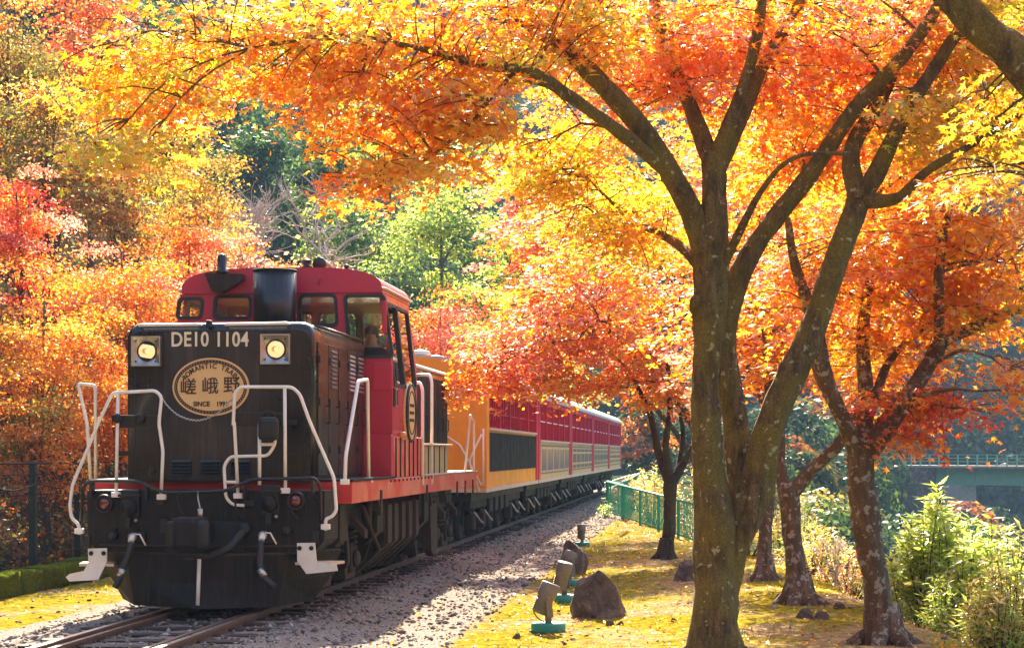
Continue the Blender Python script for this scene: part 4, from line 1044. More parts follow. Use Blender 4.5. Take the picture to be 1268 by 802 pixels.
def leaf_arrays(P, nrm, size, tint, shape, tris, dirs=None):
    a, b, n = frame(nrm, dirs); k = len(shape)
    V = P[:, None] + size[:, None, None] * (shape[None, :, 0:1] * a[:, None] + shape[None, :, 1:2] * b[:, None] + shape[None, :, 2:3] * n[:, None])
    L = (tris[None] + (np.arange(len(P)) * k)[:, None, None]).reshape(-1)
    return V.reshape(-1, 3), L, np.repeat(tint, k, 0)
COL = dict(
    orange=[(0.84, 0.25, 0.045), (0.88, 0.33, 0.06), (0.8, 0.18, 0.04), (0.9, 0.42, 0.09)],
    gold=[(0.87, 0.42, 0.06), (0.9, 0.5, 0.09), (0.84, 0.33, 0.05), (0.74, 0.5, 0.07)],
    lime=[(0.58, 0.52, 0.06), (0.72, 0.54, 0.07), (0.45, 0.46, 0.05), (0.84, 0.5, 0.08)],
    red=[(0.72, 0.09, 0.06), (0.78, 0.15, 0.08), (0.8, 0.2, 0.08), (0.66, 0.06, 0.07)],
    pink=[(0.85, 0.28, 0.18), (0.88, 0.38, 0.25), (0.8, 0.19, 0.13), (0.9, 0.48, 0.3)],
    rust=[(.60, .19, .04), (.70, .26, .05), (.50, .14, .04), (.78, .34, .08)],
    olive=[(0.22, 0.19, 0.04), (0.3, 0.25, 0.05), (0.16, 0.15, 0.03), (0.4, 0.3, 0.07)],
    straw=[(0.66, 0.42, 0.13), (0.58, 0.34, 0.1), (0.74, 0.5, 0.19), (0.46, 0.33, 0.09)],
    green=[(.09, .17, .035), (.13, .22, .045), (.07, .13, .03), (.20, .27, .06)],
    lightgreen=[(.32, .42, .08), (.40, .48, .11), (.24, .34, .06), (.48, .50, .14)],
    darkgreen=[(.035, .075, .028), (.05, .095, .03), (.03, .06, .025), (.07, .11, .04)],
    yellowgreen=[(.52, .60, .10), (.62, .66, .14), (.42, .53, .07), (.70, .68, .20)])
def tints(names, n, jit=.16):
    base = np.array([c for k in names for c in COL[k]]); t = base[rng.integers(0, len(base), n)]
    return np.clip(t * np.exp(rng.normal(0, jit, (n, 1))) * np.exp(rng.normal(0, .05, (n, 3))), 0, .93)

def tube_arrays(paths, radii, n=4):        # many thin twigs at once: paths (m,k,3), radii (m,k)
    m_, k = paths.shape[:2]; d = np.gradient(paths, axis=1); d /= np.linalg.norm(d, axis=2, keepdims=True) + 1e-9
    up = np.where(np.abs(d[..., 2:3]) < .9, np.array([0, 0, 1.0]), np.array([1.0, 0, 0]))
    a = np.cross(d, up); a /= np.linalg.norm(a, axis=2, keepdims=True) + 1e-9; b = np.cross(d, a)
    an = 2 * PI * np.arange(n) / n
    V = paths[:, :, None] + radii[:, :, None, None] * (a[:, :, None] * np.cos(an)[:, None] + b[:, :, None] * np.sin(an)[:, None])
    i, j = np.meshgrid(np.arange(k - 1), np.arange(n), indexing='ij'); j2 = (j + 1) % n
    q = np.stack([i * n + j, i * n + j2, (i + 1) * n + j2, (i + 1) * n + j], -1).reshape(-1, 4)
    L = (q[None] + (np.arange(m_) * k * n)[:, None, None]).reshape(-1)
    return V.reshape(-1, 3), L
def rel(V, base): return V - np.array(base)[None]
def catmull(pts, n=6):
    P = [Vector(p) for p in pts]; P = [P[0] * 2 - P[1]] + P + [P[-1] * 2 - P[-2]]; out = []
    for i in range(1, len(P) - 2):
        for k in range(n):
            t = k / n; a, b, c, d = P[i - 1:i + 3]
            out.append(.5 * ((2 * b) + (c - a) * t + (2 * a - 5 * b + 4 * c - d) * t * t + (3 * b - a - 3 * c + d) * t ** 3))
    out.append(P[-2]); return out

def maple(name, label, base, limbs, clumps, barkm, leafn=70, lsize=.06, star=True, group=None, seed=1, spray_len=.62, single=0):
    """limbs: lists of ((px, py, depth), radius m); clumps: (px, py, rx, ry, depth, depth radius, sprays, palette names)"""
    global rng
    rng = np.random.default_rng(seed)
    root = empty(name, base); tag(root, label, 'tree', group)
    B = Vector(base); sk = []; tr = MB()
    for i, lb in enumerate(limbs):
        pts = [at(*p) if len(p) == 3 else Vector(p[:3]) for p, r in lb]; rr = [r for p, r in lb]
        P = catmull(pts, 16 if rr[0] > .07 else 7); Rr = []
        for k in range(len(P)):
            f = k / (len(P) - 1) * (len(rr) - 1); a = min(int(f), len(rr) - 2); Rr.append(rr[a] + (rr[a + 1] - rr[a]) * (f - a))
        P = [p + Vector((mnoise.noise(p * 1.3), mnoise.noise(p * 1.3 + Vector((9, 0, 0))), 0)) * min(.035, r * .45) for p, r in zip(P, Rr)]
        tr.tube([p - B for p in P], Rr, 20 if rr[0] > .09 else 9, True, True, .30)
        for p, r in zip(P, Rr): sk.append((p.x, p.y, p.z, r))
    r0 = limbs[0][0][1]; ra = random.Random(seed)
    for q in range(6):                     # roots flaring into the soil
        an = q * PI / 3 + ra.uniform(-.3, .3); e = Vector((math.cos(an), math.sin(an), 0)); ln = r0 * ra.uniform(1.7, 2.6)
        tr.tube([Vector((0, 0, .55)) + e * r0 * .25, Vector((0, 0, .28)) + e * r0 * .62, Vector((0, 0, .13)) + e * ln * .75, Vector((0, 0, .02)) + e * ln * 1.2], [r0 * .42, r0 * .40, r0 * .27, r0 * .10], 10, True, True, .3)
    trunk = tr.build('trunk', barkm, root, False)
    sk = np.array(sk); hi = sk[sk[:, 2] > sk[:, 2].min() + .45 * (sk[:, 2].max() - sk[:, 2].min())] if len(sk) > 8 else sk
    hi = hi[hi[:, 3] < .16] if (hi[:, 3] < .16).sum() > 6 else hi
    # boughs from the limbs into each clump
    bp, br = [], []; pool = [hi[:, :3]]
    cl = []
    for (px, py, rx, ry, Y, dY, ns, pal) in clumps:
        c = np.array(at(px, py, Y)); rad = np.array([rx / F * Y, dY, ry / F * Y]); cl.append((c, rad, ns, pal))
        for q in range(max(2, ns // 14)):
            e = c + rad * rng.uniform(-.75, .75, 3)
            d = np.linalg.norm(hi[:, :3] - e, axis=1) + np.maximum(0, hi[:, 2] - e[2]) * .5; s = hi[np.argmin(d)]
            t = np.linspace(0, 1, 7)[:, None]; L_ = np.linalg.norm(e - s[:3])
            path = s[:3] + (e - s[:3]) * t + np.sin(t * PI) * np.array([0, 0, .10 * L_]) + np.cumsum(rng.normal(0, .025 * L_ ** .5, (7, 3)), 0) * t
            bp.append(path); br.append(np.linspace(min(.042, s[3] * .7, .013 + .009 * L_), .006, 7))
    bp = np.array(bp); br = np.array(br); pool.append(bp[:, 2:].reshape(-1, 3)); pool = np.concatenate(pool)
    V, L = tube_arrays(bp, br, 5)
    fast_mesh('boughs', rel(V, base), L, 4, barkm, root, None, True)['kind'] = 'stuff'
    # sprays
    SP, SD, ST = [], [], []
    for c, rad, ns, pal in cl:
        g = rng.normal(size=(ns, 3)); g /= np.linalg.norm(g, axis=1, keepdims=True); p = c + g * rad * rng.random((ns, 1)) ** .45
        SP.append(p); ST += [pal] * ns
    SP = np.concatenate(SP); ns = len(SP)
    A = np.empty_like(SP)
    for i in range(ns):
        d = np.linalg.norm(pool - SP[i], axis=1); A[i] = pool[np.argmin(d)]
    D = SP - A; D[:, 2] *= .3; dl = np.linalg.norm(D, axis=1, keepdims=True)
    out = SP - np.array(B + Vector((0, 0, 0))); out[:, 2] = 0
    D = D / (dl + 1e-6) * .6 + out / (np.linalg.norm(out, axis=1, keepdims=True) + 1e-6) * .5 + rng.normal(0, .3, D.shape); D[:, 2] = D[:, 2] * .3 - .10
    D /= np.linalg.norm(D, axis=1, keepdims=True)
    SL = spray_len * np.exp(rng.normal(0, .25, ns))
    t = np.linspace(0, 1, 5)[None, :, None]
    tip = SP + D * SL[:, None] * .55
    tw_ = A[:, None] * (1 - t) + tip[:, None] * t + np.sin(t * PI) * rng.normal(0, .05, (ns, 1, 3)) + np.sin(t * PI) * np.array([0, 0, .05])
    V, L = tube_arrays(tw_, np.linspace(.008, .003, 5)[None].repeat(ns, 0), 3)
    fast_mesh('twigs', rel(V, base), L, 4, barkm, root, None, True)['kind'] = 'stuff'
    nl = np.maximum(6, (leafn * rng.uniform(.55, 1.35, ns)).astype(int)); idx = np.repeat(np.arange(ns), nl); n = len(idx)
    side = np.cross(D, np.array([0, 0, 1.0])); side /= np.linalg.norm(side, axis=1, keepdims=True)
    u_ = rng.random(n) ** .8; w_ = rng.uniform(-1, 1, n) * (.18 + .42 * np.sin(np.clip(u_, .05, 1) * PI * .85))
    P = SP[idx] + D[idx] * ((u_ - .45) * SL[idx])[:, None] + side[idx] * (w_ * SL[idx])[:, None]
    P[:, 2] += rng.normal(0, .045, n) - .14 * u_ ** 2 * SL[idx] - .12 * np.abs(w_) * SL[idx]
    nrm = np.array([0, 0, 1.0]) + rng.normal(0, .48, (n, 3)) + D[idx] * .25
    dirs = D[idx] * .8 + side[idx] * np.sign(w_)[:, None] * .8 + rng.normal(0, .45, (n, 3)); dirs[:, 2] -= .35
    tint = np.empty((n, 3)); pals = {}
    for i, pal in enumerate(ST): pals.setdefault(tuple(pal), []).append(i)
    for pal, ids in pals.items():
        b_ = np.zeros(ns, bool); b_[ids] = True; k = b_[idx]
        one = rng.integers(0, len(pal), ns)     # each spray leans to one hue
        for q in range(len(pal)):
            kk = k & ((one[idx] == q) ^ (rng.random(n) < .15)); kk = k & (np.where(rng.random(n) < .8, one[idx] == q, False) | False) if False else (k & (one[idx] == q))
            tint[kk] = tints([pal[q]], int(kk.sum()))
    sz = lsize * np.exp(rng.normal(0, .2, n))
    if single:                             # the leaves that show largest are parts of their own
        pxx = P[:, 0] / P[:, 1] * F + CX; pyy = HY - (P[:, 2] - CAMZ) / P[:, 1] * F
        inn_ = (pxx > 5) & (pxx < 1263) & (pyy > 5); score = np.where(inn_, P[:, 1] - 20 * sz, 1e9); pick = np.argsort(score)[:single]
        cols = {}; fa, fb, fn_ = frame(nrm[pick], dirs[pick])
        for q, i in enumerate(pick):
            key = int(rng.integers(0, 14))
            if key not in cols:
                me = bpy.data.meshes.new('leaf'); me.from_pydata([tuple(x) for x in STAR], [], [tuple(x) for x in STAR_T.tolist()]); me.update()
                at_ = me.attributes.new('tint', 'FLOAT_COLOR', 'POINT'); at_.data.foreach_set('color', np.tile(np.append(tint[i], 1).astype(np.float32), len(STAR))); me.materials.append(M['leaf']); cols[key] = me
            o = bpy.data.objects.new('leaf', cols[key]); link(o, root); s_ = float(sz[i]); p = P[i] - np.array(base)
            o.matrix_local = Matrix([[fa[q][r_] * s_, fb[q][r_] * s_, fn_[q][r_] * s_, p[r_]] for r_ in range(3)] + [[0, 0, 0, 1]])
        kp = np.ones(n, bool); kp[pick] = False; P, nrm, sz, tint, dirs = P[kp], nrm[kp], sz[kp], tint[kp], dirs[kp]
    V, L, C_ = leaf_arrays(P, nrm, sz, tint, STAR if star else RHOMB * 1.25, STAR_T if star else RHOMB_T, dirs)
    cr = fast_mesh('crown', rel(V, base), L, 3, M['leaf'], root, C_); cr['kind'] = 'stuff'
    return root, n
def hill_tree(name, label, px, py, Y, rx, ry, pal, n, ls, group=None, barkm=None, layer=.55, lean=0.0, ncl=16, mat='farleaf', base_xy=None, shape=None, fill=1.0, floor_cut=None, skirt=False):
    c = np.array(at(px, py, Y)); rad = np.array([rx / F * Y, rx / F * Y * .9, ry / F * Y])
    if skirt:
        lo = h1(c[0] + lean, c[1] + .3) + .4; hi_ = c[2] + rad[2]; k_ = max(lo, c[2] - 2.4 * rad[2]); c[2] = (k_ + hi_) / 2; rad[2] = (hi_ - k_) / 2
    bx_, by_ = (c[0] + lean, c[1] + .3) if base_xy is None else base_xy
    base = Vector((bx_, by_, h1(bx_, by_) - .05))
    root = empty(name, base); tag(root, label, 'tree', group)
    tr = MB(); top = Vector(c) + Vector((0, 0, rad[2] * .6)); hgt_ = max(.8, top.z - base.z)
    r0 = .03 + .010 * hgt_ + .012 * rad[0]
    mid = base.lerp(Vector(c), .55) + Vector((rnd.uniform(-.1, .1), rnd.uniform(-.1, .1), 0)) * hgt_ * .3
    pts = [p - base for p in catmull([base, base.lerp(mid, .5), mid, top], 5)]
    tr.tube(pts, [r0 * (1 - .82 * i / (len(pts) - 1)) for i in range(len(pts))], 8, True, True, .2)
    g = rng.normal(size=(ncl, 3)); g /= np.linalg.norm(g, axis=1, keepdims=True)
    cc = c + g * rad * (rng.uniform(.25, .95, (ncl, 1))); cr = (rad[0] * .8 + rad[2] * .2) * rng.uniform(.24, .46, ncl)
    for q in range(0, ncl, 3):
        s = pts[rnd.randint(len(pts) // 3, len(pts) - 3)]; e = Vector(cc[q]) - base
        m_ = s.lerp(e, .5) + Vector((0, 0, -.06 * (e - s).length))
        tr.tube([s, m_, e], [r0 * .28, r0 * .16, r0 * .06], 5, False, True)
    tr.build('trunk', barkm or M['farbark'], root, False)
    idx = rng.integers(0, ncl, n); g = rng.normal(size=(n, 3)); g /= np.linalg.norm(g, axis=1, keepdims=True); g[:, 2] = np.where(g[:, 2] < -.35, -g[:, 2] * .5, g[:, 2])
    P = cc[idx] + g * (cr[idx] * rng.uniform(.55, 1.1, n))[:, None] * np.array([1.15, 1.15, layer])
    stray = rng.random(n) < .12; P[stray] += rng.normal(0, .22, (int(stray.sum()), 3)) * rad
    nrm = g * .7 + rng.normal(0, .5, (n, 3)) + np.array([0, 0, .55])
    hue = rng.integers(0, len(pal), ncl); tint = np.empty((n, 3))
    for q in range(len(pal)):
        k = hue[idx] == q; tint[k] = tints([pal[q]], int(k.sum()), .2)
    tint *= np.exp(rng.normal(0, .14, ncl))[idx][:, None]
    sz = ls * np.exp(rng.normal(0, .25, n))
    V, L, C_ = leaf_arrays(P, nrm, sz, np.clip(tint, 0, .92), RHOMB if shape is None else shape, RHOMB_T)
    o = fast_mesh('crown', rel(V, base), L, 3, M[mat], root, C_); o['kind'] = 'stuff'
    return root
# ------------------------------------------------------------------ the maples beside the track
gA = on_ground(888, 832)
NL = 0
def tree(*a, **k):
    global NL
    r, n = maple(*a, **k); NL += n; return r
YA = gA.y
treeA = tree('maple_tree', 'big double-stemmed maple with mossy lichen-spotted trunk in front of the others', gA + Vector((0, 0, -.1)), [
    [((889, 850, YA), .27), ((888, 770, YA), .21), ((887, 680, YA), .185), ((880, 590, YA), .145), ((875, 500, YA), .125), ((877, 420, YA), .13), ((880, 340, YA), .14), ((884, 250, YA), .12), ((884, 190, YA), .105)],
    [((893, 790, YA + .05), .10), ((903, 705, YA + .1), .15), ((919, 620, YA + .2), .135), ((908, 500, YA + .3), .115), ((896, 420, YA + .3), .10), ((912, 345, YA + .3), .10), ((950, 285, YA + .3), .09), ((1003, 215, YA + .2), .078), ((1065, 130, YA), .068), ((1130, 55, YA - .3), .058), ((1175, -10, YA - .5), .05), ((1250, -110, YA - .8), .04)],
    [((892, 790, YA + .02), .10), ((906, 690, YA + .04), .14), ((936, 600, YA + .05), .145), ((962, 510, YA), .125), ((1008, 405, YA), .118), ((1045, 305, YA), .11), ((1062, 250, YA), .10)],
    [((1062, 250, YA), .09), ((1055, 190, YA + .1), .07), ((1085, 130, YA + .3), .07), ((1110, 60, YA + .5), .06), ((1130, -60, YA + .8), .04)],
    [((1066, 245, YA), .085), ((1105, 175, YA - .1), .065), ((1140, 110, YA - .2), .06), ((1205, 10, YA - .2), .05), ((1250, -80, YA - .2), .03)],
    [((1068, 248, YA), .075), ((1110, 245, YA - .3), .05), ((1150, 210, YA - .6), .042), ((1205, 178, YA - .9), .03), ((1300, 120, YA - 1.3), .02)],
    [((874, 310, YA), .11), ((850, 250, YA - .1), .10), ((815, 190, YA - .3), .095), ((770, 130, YA - .5), .085), ((708, 68, YA - .7), .07), ((640, 20, YA - .9), .05), ((560, -40, YA - 1.1), .04)],
    [((826, 215, YA - .2), .06), ((770, 165, YA - .7), .058), ((705, 120, YA - 1.2), .05), ((655, 88, YA - 1.6), .042), ((600, 82, YA - 1.8), .032), ((520, 60, YA - 2.1), .024), ((420, 45, YA - 2.4), .018), ((310, 60, YA - 2.7), .012)],
    [((640, 86, YA - 1.6), .020), ((600, 130, YA - 1.7), .016), ((545, 185, YA - 1.9), .012), ((480, 225, YA - 2.0), .007)],
    [((884, 200, YA), .09), ((858, 140, YA + .2), .066), ((828, 65, YA + .4), .056), ((805, -20, YA + .6), .055), ((770, -140, YA + .8), .035)],
    [((886, 205, YA), .09), ((905, 150, YA - .1), .066), ((925, 90, YA - .2), .058), ((940, 20, YA - .3), .05), ((950, -80, YA - .3), .045)],
    [((888, 215, YA), .09), ((912, 160, YA + .1), .066), ((945, 80, YA + .3), .056), ((990, 5, YA + .5), .046), ((1040, -100, YA + .8), .035)],
    [((866, 330, YA + .1), .05), ((836, 300, YA + .5), .04), ((790, 280, YA + 1.0), .03), ((730, 290, YA + 1.6), .018)],
    [((858, 385, YA), .035), ((862, 372, YA - .1), .05), ((872, 365, YA), .02)],
    [((895, 330, YA), .05), ((940, 240, YA - .4), .026), ((985, 195, YA - .7), .020), ((1055, 190, YA - 1.0), .014)],
], [
    (300, 40, 130, 60, YA - 2.2, 1.2, 46, ('orange', 'gold', 'lime')), (190, 95, 90, 60, YA - 2.4, .9, 34, ('gold', 'lime', 'orange')),
    (150, 185, 60, 28, YA - 3.2, .5, 12, ('lime', 'gold')),
    (430, 40, 120, 60, YA - 1.8, 1.2, 46, ('gold', 'orange', 'lime')), (420, 115, 90, 50, YA - 1.9, .9, 32, ('orange', 'gold')),
    (560, 60, 110, 60, YA - 1.5, 1.2, 46, ('gold', 'lime', 'orange')), (560, 150, 80, 55, YA - 1.7, .8, 46, ('gold', 'orange')), (490, 215, 50, 30, YA - 1.9, .5, 15, ('gold', 'orange')),
    (700, 30, 110, 60, YA - .8, 1.2, 80, ('gold', 'orange', 'lime')), (690, 200, 80, 60, YA + .8, 1.0, 42, ('lime', 'gold')), (770, 270, 80, 55, YA + 1.2, 1.0, 50, ('lime', 'gold')),
    (830, 70, 110, 80, YA + .6, 1.3, 80, ('orange', 'gold', 'orange', 'pink')), (960, 60, 110, 80, YA + .8, 1.3, 85, ('orange', 'gold', 'orange', 'pink')), (1090, 50, 110, 80, YA + .6, 1.3, 80, ('orange', 'gold', 'orange', 'pink')), (1210, 40, 90, 70, YA + .2, 1.3, 60, ('gold', 'lime')),
    (1000, 170, 110, 60, YA + 1.2, 1.2, 60, ('gold', 'orange')), (1180, 150, 100, 60, YA, 1.2, 55, ('gold', 'lime')),
    (600, -120, 250, 90, YA - 1, 1.6, 14, ('orange', 'gold')), (900, -140, 250, 100, YA, 1.8, 40, ('orange', 'gold')), (1180, -120, 180, 90, YA, 1.6, 24, ('orange', 'gold'))],
    M['bark'], 62, .052, True, 'maples beside the track', 11, single=290)
gB = on_ground(1096, 806); YB = gB.y
tree('maple_tree', 'maple with lichen-blotched trunk forking at head height next to the pale green shrubs', gB + Vector((0, 0, -.1)), [
    [((1098, 815, YB), .21), ((1092, 775, YB), .145), ((1080, 690, YB), .128), ((1067, 610, YB), .125), ((1064, 565, YB), .135), ((1066, 548, YB), .11)],
    [((1060, 565, YB), .09), ((1035, 500, YB - .1), .08), ((1018, 450, YB - .2), .085), ((1008, 400, YB - .3), .07), ((985, 330, YB - .5), .05), ((975, 270, YB - .7), .03)],
    [((1072, 560, YB), .11), ((1110, 510, YB + .1), .092), ((1140, 465, YB + .2), .082), ((1165, 425, YB + .3), .07), ((1205, 405, YB + .5), .06), ((1270, 380, YB + .8), .035)],
    [((1160, 440, YB + .2), .06), ((1162, 380, YB + .1), .055), ((1166, 320, YB), .045), ((1180, 240, YB - .2), .03)],
    [((1066, 555, YB), .09), ((1072, 490, YB + .4), .08), ((1070, 420, YB + .6), .07), ((1076, 330, YB + .8), .05), ((1080, 250, YB + 1), .03)],
    [((1074, 520, YB + .3), .05), ((1100, 450, YB + .6), .042), ((1150, 400, YB + .9), .03), ((1180, 390, YB + 1.2), .018)]], [
    (1000, 330, 90, 70, YB + .4, 1.2, 60, ('orange', 'gold', 'orange', 'pink')), (1100, 300, 110, 70, YB + .6, 1.3, 85, ('orange', 'gold')), (1220, 290, 90, 70, YB + .5, 1.2, 66, ('orange', 'gold')),
    (1080, 420, 100, 60, YB + 1.0, 1.2, 52, ('orange', 'gold')), (1200, 380, 100, 45, YB + .7, 1.1, 55, ('orange', 'gold')), (1120, 505, 65, 35, YB + .2, .7, 20, ('red', 'orange', 'orange')), (1180, 505, 40, 25, YB + .1, .4, 8, ('red',)),
    (1110, 545, 30, 18, YB + .1, .3, 5, ('orange',)), (1255, 470, 25, 45, YB - 1.2, .3, 9, ('gold', 'orange')), (1150, 200, 120, 60, YB + 1, 1.3, 55, ('gold', 'orange'))],
    M['barkpale'], 62, .052, True, 'maples beside the track', 12, single=150)
gC = on_ground(990, 757); YC = gC.y
tree('maple_tree', 'slim maple forking low behind the big double-stemmed one, right of a thinner upright trunk', gC + Vector((0, 0, -.1)), [
    [((992, 765, YC), .22), ((988, 738, YC), .145), ((980, 680, YC), .115), ((977, 630, YC), .11), ((975, 608, YC), .12), ((976, 596, YC), .10)],
    [((972, 615, YC), .085), ((965, 570, YC + .1), .075), ((962, 520, YC + .2), .08), ((950, 440, YC + .4), .06), ((945, 360, YC + .6), .035)],
    [((980, 612, YC), .09), ((1010, 578, YC - .1), .072), ((1042, 545, YC - .2), .065), ((1070, 490, YC - .3), .06), ((1090, 400, YC - .3), .035)]], [
    (930, 330, 80, 70, YC + .5, 1.2, 46, ('orange', 'gold')), (950, 430, 80, 60, YC + .5, 1.2, 50, ('orange', 'gold', 'orange', 'pink')), (1030, 440, 80, 60, YC + .4, 1.2, 45, ('orange', 'pink')),
    (1000, 250, 110, 60, YC + .8, 1.4, 50, ('gold', 'orange')), (1060, 350, 100, 60, YC + 1, 1.3, 55, ('orange', 'gold')), (1230, -30, 130, 70, YC, 1.4, 60, ('orange', 'gold')), (1090, -60, 120, 60, YC, 1.4, 45, ('orange', 'gold')), (1400, 20, 120, 90, YC - .5, 1.4, 55, ('orange', 'gold'))],  # topmost and off-view clumps are added to shade the track
    M['barkpale'], 58, .056, False, 'maples beside the track', 13)
gD = on_ground(948, 727); YD = gD.y
tree('maple_tree', 'thin upright maple trunk standing close behind the big double-stemmed maple', gD + Vector((0, 0, -.1)), [
    [((948, 733, YD), .17), ((947, 708, YD), .11), ((949, 640, YD), .095), ((953, 560, YD), .09), ((958, 490, YD), .08), ((966, 420, YD), .08), ((972, 330, YD + .2), .05)],
    [((956, 520, YD), .06), ((935, 470, YD + .2), .05), ((905, 410, YD + .4), .03)],
    [((962, 450, YD), .06), ((1000, 400, YD + .2), .045), ((1050, 360, YD + .4), .03)]], [
    (900, 420, 90, 70, YD + .5, 1.5, 50, ('orange', 'gold', 'orange', 'pink')), (960, 380, 85, 70, YD + .6, 1.5, 52, ('orange', 'pink')), (960, 290, 120, 70, YD + .8, 1.6, 55, ('orange', 'gold')), (930, 220, 90, 80, YD, 1.6, 46, ('orange', 'pink')), (1040, 425, 70, 50, YD + .8, 1.3, 36, ('orange', 'gold', 'orange', 'pink'))],  # highest clump, hidden behind the big maple, added to shade the gravel
    M['barkpale'], 58, .060, False, 'maples beside the track', 14)
gE = on_ground(825, 698); YE = gE.y
tree('maple_tree', 'small maple with many upright forks standing by the green railing', gE + Vector((0, 0, -.1)), [
    [((825, 703, YE), .17), ((826, 680, YE), .12), ((828, 630, YE), .105), ((829, 598, YE), .11), ((829, 588, YE), .10)],
    [((827, 600, YE), .075), ((815, 560, YE + .1), .07), ((808, 520, YE + .2), .06), ((795, 490, YE + .3), .045), ((760, 440, YE + .2), .03), ((700, 425, YE - .4), .02)],
    [((828, 595, YE), .07), ((824, 550, YE - .1), .06), ((830, 505, YE - .2), .05), ((826, 440, YE - .2), .03)],
    [((831, 600, YE), .08), ((848, 570, YE), .065), ((862, 545, YE), .05), ((890, 480, YE + .2), .03)],
    [((838, 585, YE), .05), ((846, 540, YE + .3), .045), ((842, 490, YE + .5), .035), ((860, 430, YE + .6), .02)]], [
    (830, 440, 90, 55, YE + .2, 1.7, 60, ('orange', 'rust')), (740, 420, 100, 55, YE, 1.7, 80, ('orange', 'pink', 'gold', 'orange')), (650, 430, 80, 40, YE - .6, 1.3, 55, ('orange', 'pink')), (590, 470, 55, 22, YE - 1.0, .8, 20, ('orange',)), (560, 487, 32, 10, YE - 1.2, .4, 7, ('orange',)),
    (720, 475, 70, 18, YE - .4, 1.0, 30, ('orange', 'gold')), (640, 478, 50, 16, YE - .8, .7, 16, ('orange',)), (830, 490, 45, 20, YE, .9, 16, ('orange', 'gold')), (770, 340, 100, 60, YE + .8, 1.8, 70, ('orange', 'gold', 'orange', 'pink')), (685, 362, 75, 50, YE, 1.6, 55, ('pink', 'orange', 'gold')),
    (880, 350, 90, 60, YE + 1, 1.7, 50, ('orange', 'gold', 'orange', 'pink'))],
    M['barkdark'], 62, .064, False, 'maples beside the track', 15)
for i, (X_, Y_, cl, lab, sd) in enumerate((
    (4.45, 42.0, [(730, 300, 95, 60, 41, 2.2, 74, ('pink', 'orange', 'gold')), (655, 315, 60, 50, 40, 1.8, 44, ('pink', 'orange', 'orange', 'red')), (800, 260, 110, 70, 42, 2.2, 70, ('orange', 'gold')), (690, 390, 120, 50, 40, 2, 64, ('pink', 'orange', 'orange', 'red'))], 'pink and gold maple crown rising beyond the small forked maple', 16),
    (5.3, 50.5, [(680, 220, 110, 60, 49, 2.5, 75, ('gold', 'pink', 'orange')), (800, 190, 130, 70, 50, 2.5, 70, ('gold', 'orange')), (655, 250, 50, 50, 48, 2, 34, ('red', 'pink')), (720, 150, 100, 45, 50, 2.2, 32, ('red', 'pink', 'gold')), (930, 200, 120, 80, 50, 2.5, 55, ('gold', 'orange'))], 'tall gold and red maple farthest along the river edge', 17))):
    b_ = Vector((X_, Y_, h1(X_, Y_) - .1)); zc = 5.0
    tree('maple_tree', lab, b_, [
        [((b_.x, b_.y, b_.z, 0), .20), ((b_.x, b_.y, b_.z + 1.2, 0), .15), ((b_.x - .1, b_.y, b_.z + 2.6, 0), .13), ((b_.x - .3, b_.y, b_.z + 4.2, 0), .09), ((b_.x - .4, b_.y, b_.z + 6.5, 0), .04)],
        [((b_.x - .1, b_.y, b_.z + 2.5, 0), .10), ((b_.x - 1.2, b_.y - .3, b_.z + 4.0, 0), .07), ((b_.x - 2.6, b_.y - .6, b_.z + 5.2, 0), .04)],
        [((b_.x - .1, b_.y, b_.z + 2.7, 0), .09), ((b_.x + .9, b_.y + .3, b_.z + 4.2, 0), .06), ((b_.x + 1.6, b_.y + .3, b_.z + 6.2, 0), .03)]], cl,
        M['barkdark'], 60, .075, False, 'maples beside the track', sd, .8)
# limb of a maple whose trunk stands to the right of the view
YF = 11.6
gF = Vector((4.35, YF, h1(4.35, YF)))
tree('maple_tree', 'thick dark bare limb slanting across the upper corner above the pale green shrubs', gF + Vector((0, 0, -.1)), [
    [((4.35, YF, 0, 0), .24), ((4.3, YF, 1.2, 0), .17), ((4.15, YF, 2.5, 0), .15), ((3.75, YF, 3.6, 0), .13), ((*at(1268, 82, YF), 0), .11), ((*at(1215, 35, YF), 0), .105), ((*at(1165, -15, YF), 0), .09), ((*at(1090, -120, YF), 0), .06)],
    [((4.15, YF, 2.5, 0), .11), ((4.6, YF + .3, 3.8, 0), .08), ((5.0, YF + .5, 5.4, 0), .04)]], [
    (1235, 215, 50, 28, YF - .6, .35, 9, ('lime', 'gold', 'gold')), (1245, 120, 40, 40, YF + .5, .5, 8, ('gold', 'lime')),
    (1230, -140, 130, 80, YF, .8, 36, ('gold', 'orange')), (1460, 60, 130, 110, YF + .3, 1, 46, ('gold', 'orange')), (1480, -120, 150, 90, YF, 1, 36, ('orange', 'gold'))],
    M['bark'], 40, .046, True, 'maples beside the track', 18, single=290)
rng = np.random.default_rng(21)
print('near leaves', NL)

